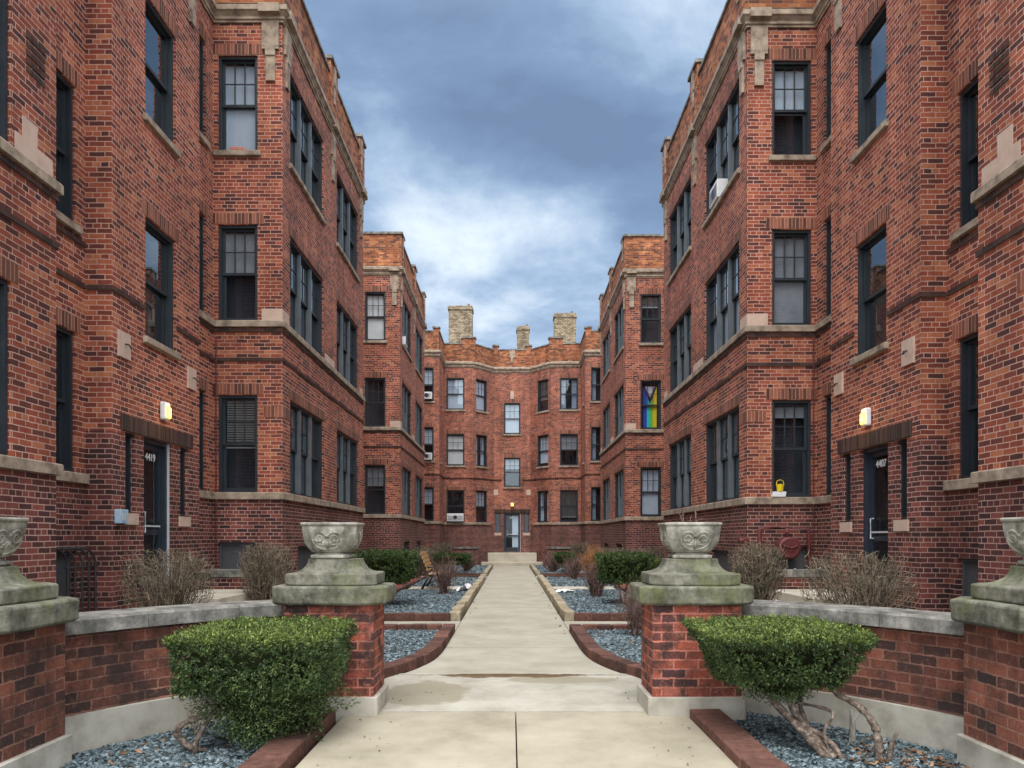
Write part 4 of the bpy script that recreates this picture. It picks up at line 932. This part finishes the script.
# ------------------------------------------------------------------ hedges and shrubs
def leaf_cloud(name, pts, nrm, size, mat, parent=None, asp=.38, tilt=.8):
    n = len(pts); r = rng
    d = nrm+r.normal(0, tilt, (n, 3)); d /= np.linalg.norm(d, axis=1, keepdims=True)
    q = r.normal(0, 1, (n, 3)); sd = np.cross(d, q); sd /= np.linalg.norm(sd, axis=1, keepdims=True)
    L_ = size*r.uniform(.55, 1.3, (n, 1)); a = pts-d*L_*.5; w = sd*L_*asp*.5
    nn = np.cross(d, sd); m = pts+nn*L_*.08
    co = np.stack([a, m+w, pts+d*L_*.6, m-w], 1).reshape(-1, 3); F = np.arange(n*4).reshape(-1, 4)
    me = np_mesh(name, co, F, mat); return link(name, me, parent)
def sup(u, v, dims, taper, e=.32):
    """rounded box point by two angles; top wider than the bottom by taper"""
    f = lambda c: np.sign(c)*np.abs(c)**e
    x = f(np.cos(v))*f(np.cos(u)); y = f(np.cos(v))*f(np.sin(u)); z = f(np.sin(v))
    t = 1-taper*(1-(z+1)/2)
    return np.stack([x*dims[0]/2*t, y*dims[1]/2*t, z*dims[2]/2], -1)
def hedge_shell(n, dims, taper, skirt=0):
    """even points on a round-edged box that narrows downwards"""
    r = rng; D = np.array(dims)/2; rad = min(.075, D.min()*.6); ar = np.array([D[1]*D[2], D[0]*D[2], D[0]*D[1]]); ax = r.choice(3, n, p=ar/ar.sum())
    p = r.uniform(-1, 1, (n, 3)); sg = r.choice([-1., 1.], n); p[np.arange(n), ax] = sg; p = p*D
    inner = np.clip(p, -(D-rad), D-rad); d = p-inner; l = np.linalg.norm(d, axis=1, keepdims=True); nr = d/np.maximum(l, 1e-9); p = inner+nr*rad
    t = 1-taper*(1-(p[:, 2:3]/D[2]+1)/2); p[:, :2] *= t; return p, nr
def lump(p, f=5., amp=.05):
    x, y, z = p[:, 0]*f, p[:, 1]*f, p[:, 2]*f
    return amp*(np.sin(x*1.3+np.sin(y*1.7)*1.4+1)+np.sin(y*1.9+np.sin(z*2.1)+2)*.8+np.sin(z*2.3+x*.9)*.7)[:, None]/2
def hedge(name, loc, dims, taper, n, size, label, stems, mat=LEAF, skirt=None, core=True, group=None, rz=0):
    t = thing(name, label, 'hedge', loc, rz, group)
    zc = dims[2]/2+stems['h']
    q = rng
    parts = []; norms = []
    nc = n//11
    p, nr = hedge_shell(nc, dims, taper); g = lump(p, 4, .045)+lump(p+3, 11, .022)
    depth = np.where(q.uniform(0, 1, (nc, 1)) < .6, q.uniform(0, .03, (nc, 1)), q.uniform(.03, .11, (nc, 1))); top_ = nr[:, 2:3] > .6
    p = p+nr*(np.where(top_, g*.35, g)-depth)
    hole = (np.sin(p[:, 0]*9+1.3)+np.sin(p[:, 1]*8+p[:, 2]*12)+np.sin(p[:, 2]*15+p[:, 0]*5) > 2.05) & (nr[:, 2] < .5)
    p, nr = p[~hole], nr[~hole]
    # each spray: leaves along a short shoot pointing outwards
    m = len(p); d = nr+q.normal(0, .45, (m, 3)); d[:, 2] += .25; d /= np.linalg.norm(d, axis=1, keepdims=True); t_ = q.uniform(-.5, 1, (m, 11, 1))
    p = (p[:, None]+d[:, None]*t_*size*1.5+q.normal(0, size*.28, (m, 11, 3))).reshape(-1, 3); nr = np.repeat(d[:, None], 11, 1).reshape(-1, 3); p[:, 2] += zc
    if skirt is not None:
        m = skirt['n']; c = np.array(skirt['c']); s_ = np.array(skirt['s']); sp = q.normal(0, 1, (m, 3)); sp /= np.linalg.norm(sp, axis=1, keepdims=True)
        sp = sp*q.uniform(.55, 1.05, (m, 1))*(1+lump(sp, 4, .24)); nn = sp.copy(); p = np.concatenate([p, c+sp*s_]); nr = np.concatenate([nr, nn])
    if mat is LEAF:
        tp = p[:, 2]+q.normal(0, .018, len(p)) > zc+dims[2]/2-.06; leaf_cloud('lit_new_growth', p[tp], nr[tp], size, LEAF_T, t); p, nr = p[~tp], nr[~tp]
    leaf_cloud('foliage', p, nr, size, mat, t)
    if core:
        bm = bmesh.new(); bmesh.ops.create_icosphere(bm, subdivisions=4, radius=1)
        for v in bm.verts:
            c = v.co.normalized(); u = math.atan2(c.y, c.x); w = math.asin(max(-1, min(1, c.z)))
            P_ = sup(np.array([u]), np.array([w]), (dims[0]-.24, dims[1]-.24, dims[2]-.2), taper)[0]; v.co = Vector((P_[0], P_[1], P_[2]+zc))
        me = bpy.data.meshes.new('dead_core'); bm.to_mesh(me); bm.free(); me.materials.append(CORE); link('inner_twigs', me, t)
        if skirt is not None:
            bm = bmesh.new(); bmesh.ops.create_icosphere(bm, subdivisions=3, radius=.72)
            for v in bm.verts: v.co = Vector(skirt['c'])+Vector([v.co[i]*skirt['s'][i] for i in range(3)])
            me = bpy.data.meshes.new('dead_core'); bm.to_mesh(me); bm.free(); me.materials.append(CORE); link('inner_twigs', me, t)
    for pts, rad in stems['tubes']:
        b = MB(); sp = spline3(pts, 7); k = len(sp); rs = [rad[0]+(rad[1]-rad[0])*i/(k-1) for i in range(k)]; rs = [x*.78*(1+.16*math.sin(i*1.7)+.1*math.sin(i*.9+2)) for i, x in enumerate(rs)]
        b.tube(sp, rs, 9); b.build('stem', BARK, t, smooth=True)
    return t
def spline3(ctrl, n=8):
    P = [Vector(c) for c in ctrl]; P = [P[0]]+P+[P[-1]]; out = []
    for i in range(1, len(P)-2):
        p0, p1, p2, p3 = P[i-1:i+3]
        for k in range(n):
            t = k/n; out.append(.5*((2*p1)+(p2-p0)*t+(2*p0-5*p1+4*p2-p3)*t*t+(3*p1-p0-3*p2+p3)*t**3))
    out.append(P[-2]); return out
# front left: box-clipped yew, foliage almost to the ground
hedge('yew_hedge', (-1.96, 6.0, -.05), (1.20, 1.22, .46), .10, 80000, .024, 'large flat topped yew bush leafy to the ground in the left front bed',
      dict(h=.47, tubes=[([(.05, 0, 0), (.02, -.05, .25), (-.1, -.1, .5)], (.05, .03)), ([(-.38, -.25, 0), (-.52, -.3, .08), (-.56, -.32, .20), (-.44, -.28, .27), (-.28, -.2, .30)], (.035, .025)), ([(-.44, -.3, .0), (-.40, -.34, .14), (-.30, -.2, .35)], (.03, .02))]),
      skirt=dict(n=34000, c=(.05, .0, .44), s=(.55, .55, .46)), group='clipped yews in the front beds')
hedge('yew_hedge', (2.09, 6.0, -.05), (1.24, 1.22, .42), .33, 72000, .024, 'flat topped clipped yew on bare twisted trunks in the right front bed',
      dict(h=.52, tubes=[([(.25, -.45, 0), (.12, -.30, .18), (-.02, -.12, .36), (-.15, 0, .62)], (.042, .028)), ([(.32, -.42, 0), (.20, -.25, .15), (.10, -.1, .36), (.05, .05, .62)], (.045, .03)),
                          ([(.28, -.38, 0), (.2, -.15, .22), (.22, 0, .4), (.3, .1, .62)], (.032, .022)), ([(.36, -.48, 0), (.30, -.30, .12), (.02, -.05, .30), (-.05, .0, .6)], (.03, .025)),
                          ([(.62, -.48, -.02), (.62, -.46, .14), (.60, -.44, .26), (.52, -.36, .38), (.40, -.24, .46), (.28, -.1, .62)], (.045, .024)), ([(.68, -.5, -.02), (.70, -.5, .12), (.73, -.52, .22)], (.035, .012)),
                          ([(.15, -.1, .35), (.35, -.3, .32), (.27, -.35, .18), (.3, -.4, .0)], (.018, .014))]),
      skirt=dict(n=9000, c=(.02, .0, .54), s=(.36, .34, .20)), group='clipped yews in the front beds')
def gstem(h, w=.1): return dict(h=h, tubes=[([(0, 0, 0), (w*.4, -.03, h*.6), (w, 0, h+.2)], (.045, .03)), ([(-.05, .02, 0), (-w, .05, h*.6), (-w*1.8, 0, h+.2)], (.035, .025)), ([(.06, .02, 0), (w*1.6, -.05, h*.5), (w*2.6, 0, h+.2)], (.035, .02))])
hedge('yew_hedge', (-2.90, 17.4, -.05), (1.32, 1.5, .62), .15, 20000, .05, 'dark green clipped hedge on bare stems before the wooden bench on the left', gstem(.66), LEAF2, group='clipped hedges along the path')
hedge('yew_hedge', (2.66, 17.6, -.05), (1.24, 1.3, .60), .12, 20000, .05, 'dark green clipped hedge on bare stems to the right of the path', gstem(.62), LEAF2, group='clipped hedges along the path')
hedge('yew_hedge', (3.65, 20.6, -.05), (.7, 1.3, .40), .1, 9000, .05, 'lighter green low hedge just behind the right clipped hedge', gstem(.62), LEAF, group='clipped hedges along the path')
hedge('yew_hedge', (-2.45, 31.5, -.05), (1.55, 1.3, .36), .1, 8000, .06, 'small low hedge farther back on the left beyond the bench', gstem(.55), LEAF2, group='clipped hedges along the path')
hedge('yew_hedge', (2.22, 31.5, -.05), (.82, .9, .32), .35, 6000, .06, 'small dark cushion hedge far back on the right of the path', gstem(.62, .05), LEAF2, group='clipped hedges along the path')

def twig_bush(name, loc, w, d, h, n, label, mat, rad=.005, clipped=True, tips=9, seed=0, spread=.15, group=None, cat='bush', tipl=.12):
    r = np.random.default_rng(seed+50); t = thing(name, label, cat, loc, 0, group)
    A = []; Rr = []
    for i in range(n):
        a = r.uniform(0, 6.283); q = math.sqrt(r.uniform(0, 1)); bx, by = spread*q*w*math.cos(a), spread*q*d*math.sin(a)
        ang = r.uniform(0, 6.283); q2 = r.uniform(.05, 1)**.6
        tx, ty = w/2*q2*math.cos(ang), d/2*q2*math.sin(ang)
        if clipped:
            k = max(abs(math.cos(ang)), abs(math.sin(ang))); tx, ty = tx/k*.97, ty/k*.97; tx *= .93; ty *= .93
            tz = h*(1-.10*q2*q2) if r.uniform() < .55 else h*r.uniform(.45, 1); 
        else: tz = h*r.uniform(.55, 1.0)*(1-.35*q2*q2)
        c1 = (bx+(tx-bx)*.25+r.normal(0, .02), by+(ty-by)*.25+r.normal(0, .02), tz*.35); c2 = (bx+(tx-bx)*.7+r.normal(0, .035), by+(ty-by)*.7+r.normal(0, .035), tz*.72)
        P = [np.array((bx, by, 0)), np.array(c1), np.array(c2), np.array((tx, ty, tz))]
        A.append(P); Rr.append((rad*1.5, rad*1.25, rad*.9, rad*.5))
        for k in range(tips):
            f = r.uniform(.4, 1.0); j = 1 if f < .7 else 2; ff = (f-.4)/.3 if j == 1 else (f-.7)/.3; st = P[j]+(P[j+1]-P[j])*min(1, ff)
            dv = np.array((r.normal(0, .7), r.normal(0, .7), r.uniform(.1, 1.1))); dv /= np.linalg.norm(dv); L_ = tipl*r.uniform(.5, 1.4)
            e = st+dv*L_
            if clipped: e = np.clip(e, (-w/2, -d/2, 0), (w/2, d/2, h))
            else: e[2] = min(e[2], h)
            m = (st+e)/2+r.normal(0, .012, 3); A.append([st, m, e, e+(e-m)*.3]); Rr.append((rad*.6, rad*.5, rad*.4, rad*.25))
    if clipped:
        m = n*15; P0 = r.uniform(-1, 1, (m, 3)); k = r.uniform(0, 1, m) < .55
        ax = r.integers(0, 2, m); P0[np.arange(m)[k], ax[k]] = np.sign(P0[np.arange(m)[k], ax[k]])*r.uniform(.8, 1, k.sum())
        zz = .30+.70*(1-(1-r.uniform(0, 1, m))**1.0)**.8; wob = 1-.10*np.clip(.6-zz, 0, 1)
        P0[:, 0] *= w/2*.93*(.55+.45*np.clip((zz-.2)/.45, 0, 1)); P0[:, 1] *= d/2*.93*(.55+.45*np.clip((zz-.2)/.45, 0, 1)); P0[:, 2] = zz*h*r.uniform(.95, 1, m)
        cr = np.abs(P0[:, 0])/(w/2)*np.abs(P0[:, 1])/(d/2); P0[:, 2] *= 1-.12*cr*(zz > .8)
        dv = np.stack([P0[:, 0]*.8, P0[:, 1]*.8, np.full(m, .55)], 1)+r.normal(0, .35, (m, 3)); dv /= np.linalg.norm(dv, axis=1, keepdims=True)
        for i in range(m):
            L_ = tipl*r.uniform(.4, 1.1); e = P0[i]; st = e-dv[i]*L_; mm = (st+e)/2+r.normal(0, .008, 3)
            A.append([st, mm, (mm+e)/2+r.normal(0, .006, 3), e]); Rr.append((rad*.65, rad*.55, rad*.45, rad*.3))
    A = np.array(A); Rr = np.array(Rr)[..., None]
    D = A[:, -1]-A[:, 0]; D /= np.linalg.norm(D, axis=1, keepdims=True)+1e-9; ref = np.where(np.abs(D[:, 2:3]) > .8, np.array([[1., 0, 0]]), np.array([[0, 0, 1.]]))
    S = np.cross(D, ref); S /= np.linalg.norm(S, axis=1, keepdims=True)+1e-9; B = np.cross(D, S)
    ring = []
    for k in range(3):
        c, s_ = math.cos(k*2.094), math.sin(k*2.094); ring.append(A+(S[:, None]*c+B[:, None]*s_)*Rr)
    co = np.stack(ring, 2).reshape(-1, 3); m = len(A); F = []
    base = np.arange(m)[:, None]*12
    for j in range(3):
        for k in range(3):
            k2 = (k+1) % 3; F.append(base+np.array([[j*3+k, j*3+k2, j*3+3+k2, j*3+3+k]]))
    F = np.concatenate(F); link('branches', np_mesh('branches', co, F, mat), t)
    return t
twig_bush('bare_bush', (-4.25, 9.35, -.05), .95, .9, 1.50, 120, 'bare tan clipped bush in front of the left doorway', TWIG, .0055, seed=1, group='clipped bare bushes')
twig_bush('bare_bush', (-4.02, 12.35, -.05), .80, .8, 1.58, 110, 'bare brown clipped bush beside the left inner pillar urn', TWIG, .0065, seed=2, group='clipped bare bushes')
twig_bush('bare_bush', (4.12, 8.95, -.05), 1.15, 1.0, 1.48, 130, 'wide bare clipped bush in front of the right doorway', TWIG, .0055, seed=3, group='clipped bare bushes')
twig_bush('bare_bush', (3.78, 11.55, -.05), .76, .8, 1.58, 110, 'bare brown clipped bush right of the right inner urn', TWIG, .0065, seed=4, group='clipped bare bushes')
twig_bush('bare_bush', (-1.85, 20.6, -.02), .85, .9, 1.2, 60, 'leafless purplish shrub beside the wooden bench', TWIGR, .008, False, 5, 5, .12, 'loose bare shrubs', tipl=.25)
twig_bush('bare_bush', (-1.95, 33.5, -.02), .95, .9, 1.0, 70, 'small reddish leafless shrub far along the left bed', TWIGR, .011, False, 6, 6, .1, 'loose bare shrubs', tipl=.2)
twig_bush('bare_bush', (1.85, 33.0, -.02), 1.0, .9, 1.0, 80, 'small dark red leafless shrub far along the right bed near the steps', TWIGR, .011, False, 6, 7, .1, 'loose bare shrubs', tipl=.2)
twig_bush('bare_bush', (2.25, 19.8, -.02), .85, .8, 1.1, 80, 'leafless grey shrub rising behind the white litter on the right', TWIGR, .009, False, 4, 8, .2, 'loose bare shrubs', tipl=.25)
twig_bush('bare_bush', (2.30, 27.4, -.02), .75, .8, 1.1, 60, 'leafless shrub between the path and the orange shrub', TWIGR, .010, False, 5, 9, .1, 'loose bare shrubs', tipl=.2)
twig_bush('bare_bush', (1.98, 12.0, -.02), .55, .7, 1.0, 60, 'reddish leafless shrub just behind the right inner pillar', TWIGR, .0045, False, 7, 10, .1, 'loose bare shrubs', tipl=.2)
twig_bush('orange_shrub', (3.1, 28.3, -.02), 1.1, 1.0, 1.35, 80, 'orange stemmed leafless shrub in the right far bed', TWIGO, .011, False, 6, 11, .12, None, tipl=.3)
# clipped bare foundation bushes along the wing walls
fb = [(-3.75, 23.0, .95), (-3.7, 25.2, .95), (-3.65, 29.0, .9), (-3.6, 31.0, .95), (-3.4, 36.8, 1.1), (-4.6, 24.0, 1.0), (3.95, 23.4, 1.0), (3.85, 25.5, 1.0), (3.75, 29.4, .95), (3.7, 31.6, .9), (3.4, 36.6, 1.1), (4.7, 24.6, 1.05)]
names_ = ['first', 'second', 'third', 'fourth', 'fifth', 'sixth']
src = None
for i, (x, y, h) in enumerate(fb):
    side = 'left' if x < 0 else 'right'
    twig_bush('foundation_bush', (x, y, -.05), 1.0 if abs(x) < 4.3 else 1.3, 1.0, h+.3, 90, 'bare clipped bush against the %s wing wall, %s of its row from the street' % (side, names_[i % 6]), TWIG, .010, True, 6, 20+i, group='bare foundation bushes')

# ------------------------------------------------------------------ bench
def bench():
    t = thing('park_bench', 'wooden slatted bench with black iron ends facing the path', 'bench', (-2.22, 22.9, .05), R(90))
    # local: x along the length, +y backwards (away from the path); rz=90 turns -y towards +x (the path)
    s = MB()
    for k in range(4): s.box(-.75, .75, -.22+k*.115, -.125+k*.115, .43, .465)
    s.build('seat', WOOD, t)
    b = MB()
    for k in range(5):
        z = .55+k*.115; y = .25+.045*k; b.box(-.75, .75, y, y+.03, z, z+.10)
    b.build('backrest', WOOD, t)
    for x in (-.70, .70):
        e = MB()
        e.tube([(x, -.30, .0), (x, -.26, .25), (x, -.22, .41), (x, .2, .42), (x, .28, .5), (x, .38, .8), (x, .46, 1.1)], [.035, .03, .03, .03, .03, .028, .02], 8)
        e.tube([(x, .18, .42), (x, .30, .22), (x, .42, .0)], [.035, .03, .035], 8); e.tube([(x, -.22, .42), (x, -.26, .62), (x, -.05, .66), (x, .32, .64)], .02, 8)
        e.tube([(x, -.20, .12), (x, .05, .25), (x, .30, .12)], .018, 6)
        e.build('leg', DARKP, t, smooth=True)
bench()

# ------------------------------------------------------------------ small things on the buildings
def wall_lamp(s, zo):
    x = AX+s*5.34; t = thing('wall_lamp', 'lit yellow lamp in white housing above the %s doorway' % leftright[s], 'lamp', (x, 11.33, 3.50+zo), math.atan2(-s, 0), 'lamps above the side doorways')
    b = MB(); b.box(-.085, .085, -.09, 0, -.135, .135); me = bevel_me(b.mesh('housing', WHITE), .03, 3); link('housing', me, t)
    b = MB(); b.box(-.055, .055, -.12, -.0905, -.11, .06); link('lens', bevel_me(b.mesh('lens', LAMP), .02, 3), t)
    l = bpy.data.lights.new('lamp_light', 'POINT'); l.energy = 2; l.color = (1, .75, .35); l.shadow_soft_size = .05
    lo = bpy.data.objects.new('lamp_light', l); COL.objects.link(lo); lo.parent = t; lo.location = (0, -.2, -.02)
wall_lamp(-1, 0); wall_lamp(1, -.09)
t = thing('wall_lamp', 'small glowing lamp above the far courtyard door', 'lamp', (AX, 43.5, 3.38)); b = MB(); b.box(-.09, .09, -.12, -.002, -.02, .2); link('housing', bevel_me(b.mesh('housing', WHITE), .02, 2), t)
b = MB(); b.box(-.075, .075, -.15, -.1205, .0, .17); link('lens', bevel_me(b.mesh('lens', LAMP), .01, 1), t)
t = thing('intercom_box', 'small pale blue metal box on the brick beside the left door sidelight', 'wall box', (AX-5.34, 10.06, 1.78), R(90))
b = MB(); b.box(-.10, .10, -.09, 0, 0, .19); link('casing', bevel_me(b.mesh('casing', BLUEB), .01, 2), t); b = MB(); b.box(-.07, .02, -.096, -.0905, .04, .14); b.build('cover', ALU, t)
def ac(loc, rz, w, label, h=.36):
    t = thing('air_conditioner', label, 'air conditioner', loc, rz, 'window air conditioners')
    b = MB(); b.box(-w/2, w/2, -.30, .10, 0, h); link('casing', bevel_me(b.mesh('casing', WHITE), .015, 2), t)
    g = MB()
    for k in range(8): g.box(-w/2+.05, w/2-.05 if k % 2 else w/2-.05, -.306, -.3005, .05+k*.034, .065+k*.034)
    g.build('grille', SHADEG, t); f = MB()
    for k in range(12):
        a = k*math.pi/6; a2 = a+math.pi/6; f.quad([(0, -.309, h/2), (.11*math.cos(a), -.309, h/2+.11*math.sin(a)), (.11*math.cos(a2), -.309, h/2+.11*math.sin(a2))], [(0, 0)]*3)
    f.build('fan_grille', DARKP, t)
ac((AX+4.31+.22, 15.95, 8.70), R(-90), .62, 'white air conditioner in the right wing top floor triple window', .38)
ac((AX-4.10-.2, 28.2, 8.78), R(90), .5, 'air conditioner high on the farther left wing side wall', .3)
ac((AX-4.5, 39.6, 8.85), 0, .55, 'air conditioner in the top window at the far left corner', .36)
ac((AX-4.5, 39.6, 5.66), 0, .55, 'air conditioner in the middle window at the far left corner', .36)
ac((AX-3.19, 42.2, 2.48), 0, .92, 'wide white air conditioner in the ground floor window left of the far door', .44)
# rainbow flag behind a window pane
def flag():
    cols = [('flag_blue', (.03, .08, .50)), ('flag_teal', (.05, .62, .65)), ('flag_green', (.08, .65, .15)), ('flag_lime', (.40, .62, .04)), ('flag_yellow', (.85, .66, .03)), ('flag_dark', (.02, .02, .03)), ('flag_white', (.62, .68, .80)), ('flag_pink', (.45, .25, .45))]
    ms = [mat_plain(n, [(.3, tuple(c*.8 for c in k)), (.7, k)], 8, .8, bstr=0) for n, k in cols]
    b = MB(); x0 = -.25; w = .5; y = 0; h = 1.5
    seq = [(0, .0, .28), (1, .28, .45), (2, .45, .62), (3, .62, .74), (4, .74, 1.0)]
    def P(q, z, o=0): return (x0+w*q, y+.012*math.sin(q*9+z*2)-o, z)
    for mi, a, c in seq:
        for k in range(10): z0, z1 = h*k/10, h*(k+1)/10; b.quad([P(a, z0), P(c, z0), P(c, z1), P(a, z1)], [(0, 0)]*4, mi)
    for o, (mi, dpt, hw) in enumerate(((5, .62, .5), (7, .42, .40), (6, .34, .34))):
        b.quad([(x0+w*(.5-hw), y-.016-.003*o, h), (0, y-.016-.003*o, h-dpt), (x0+w*(.5+hw), y-.016-.003*o, h)], [(0, 0)]*3, mi)
    o = b.build('rainbow_flag', ms); o.location = (AX+5.02, 27.3+.192, 5.70-.09); tag(o, 'rainbow flag with chevron hanging inside a right wing window', 'flag')
flag()
# things on sills
b = MB(); b.box(-.14, .10, -.045, .05, 0, .065); b.box(.09, .17, -.03, .05, .0, .045)
o = link('loose_brick', bevel_me(b.mesh('loose_brick', PINKB), .008, 1)); o.location = (AX-5.13, 13.90, 8.752); tag(o, 'loose pink brick lying on the top sill of the left wing', 'brick')
t = thing('yellow_pot', 'small bright yellow pot on pale books at right ground floor sill', 'pot', (AX+4.91, 13.88, 2.53))
b = MB(); b.tube([(0, 0, 0), (0, 0, .07), (0, 0, .13)], [.055, .065, .075], 14); b.build('pot', YEL, t); b = MB(); b.tube([(-.07, 0, .12), (-.06, 0, .19), (0, 0, .215), (.06, 0, .19), (.07, 0, .12)], .006, 6); b.build('handle', YEL, t)
o = MB(); o.box(-.13, .12, -.045, .05, 0, .05); o.box(-.11, .13, -.04, .05, .0505, .095); oo = o.build('stacked_books', WHITE); oo.location = (AX+4.88, 13.88, 2.345); tag(oo, 'two pale books stacked under the yellow pot', 'books'); t.location.z = 2.445
# red gas pipework by the right wing
def pipes():
    x0 = AX+5.60; t = thing('red_pipework', 'dark red pipes with round meter drum against the right wing', 'pipework', (AX+4.95, 13.6, 0))
    b = MB(); r = .035; y = 13.72
    b.tube([(4.55, y, .3), (4.55, y, 1.72), (4.58, y, 1.76), (5.42, y, 1.76), (5.45, y, 1.72), (5.45, y, .2)], r, 10)
    b.tube([(5.05, y, 1.76), (5.05, y, 1.60)], r, 8); wpart(b, 'pipe', REDP, t, True)
    b = MB(); b.tube([(5.05, y-.16, 1.40), (5.05, y-.14, 1.40), (5.05, y+.08, 1.40)], [.17, .205, .205], 24); wpart(b, 'meter_drum', REDP, t)
    b = MB(); b.tube([(5.05, y-.175, 1.40), (5.05, y-.161, 1.40)], .07, 16); b.tube([(4.9, y-.18, 1.45), (5.05, y-.19, 1.40), (5.18, y-.18, 1.44)], .016, 6); wpart(b, 'dial', REDP, t)
    b = MB(); b.tube([(5.12, y-.03, .98), (5.45, y-.03, .98)], .014, 6); b.tube([(5.15, y-.06, .98), (5.18, y-.06, .98)], .05, 10); b.tube([(5.60, y-.03, 1.0), (5.68, y-.03, 1.05)], .02, 6); wpart(b, 'valve', ALU, t)
    b = MB(); b.tube([(4.36, y, .3), (4.36, y, 1.48), (4.30, y, 1.54), (4.15, y-.1, 1.54)], .04, 10); wpart(b, 'pipe', REDP, t, True)
pipes()
# downpipes at the inner corners of the wings
for s in (-1, 1):
    b = MB(); b.tube([(AX+s*5.52, 13.86, 0), (AX+s*5.52, 13.86, 5.3)], .013, 8); o = b.build('downpipe', REDP); tag(o, 'thin dark red pipe up the inner corner of the %s wing' % leftright[s], 'pipe', 'corner pipes')
# iron railing by the left basement window
t = thing('iron_railing', 'black curved iron railing over the left basement window well', 'railing', (AX-5.3, 9.4, 0)); 
for k in range(5):
    y = 9.22+k*.155; b = MB(); b.tube([(AX-5.52, y, 0), (AX-5.52, y, 1.28), (AX-5.54, y-.03, 1.38), (AX-5.58, y-.1, 1.45), (AX-5.66, y-.2, 1.47)], .014, 6); wpart(b, 'bar', DARKP, t)
b = MB(); b.tube([(AX-5.52, 9.15, 1.22), (AX-5.52, 9.87, 1.22)], .012, 6); wpart(b, 'rail', DARKP, t)
# crumpled white plastic by the kerbs
def crumple(x, y, w, d, h, label, seed):
    r = random.Random(seed); n = 9; b = MB(); G = [[(x-w/2+w*i/(n-1)+r.uniform(-.02, .02), y-d/2+d*j/(n-1)+r.uniform(-.02, .02), .06+max(.0, h*(r.random()**1.4)*(1-abs(i/(n-1)-.55)*1.4))) for j in range(n)] for i in range(n)]
    for i in range(n-1):
        for j in range(n-1): b.quad([G[i][j], G[i+1][j], G[i+1][j+1]], [(0, 0)]*3); b.quad([G[i][j], G[i+1][j+1], G[i][j+1]], [(0, 0)]*3)
    o = b.build('plastic_sheet', WHITE); tag(o, label, 'litter', 'crumpled plastic sheets')
crumple(-1.30, 21.6, .52, .5, .24, 'crumpled white plastic sheet beside the left path kerb', 2); crumple(1.50, 21.2, .58, .55, .10, 'flat crumpled white sheet on slate beside the right path kerb', 4)
# weathered white stalk by the right curved wall and a sprig by the left one
b = MB(); b.tube([(2.72, 5.98, -.05), (2.73, 5.99, .1), (2.72, 6.0, .22)], [.03, .022, .012], 7); b.tube([(2.73, 5.99, .12), (2.78, 5.97, .2)], [.012, .005], 5); o = b.build('pale_stump', URN); tag(o, 'thin pale stub against the right curved wall base', 'stump')
twig_bush('dry_weed', (-2.62, 6.2, -.05), .16, .12, .30, 7, 'small dry weed at the foot of the left curved wall', TWIG, .003, False, 3, 40, .1, None, 'weed', .08)
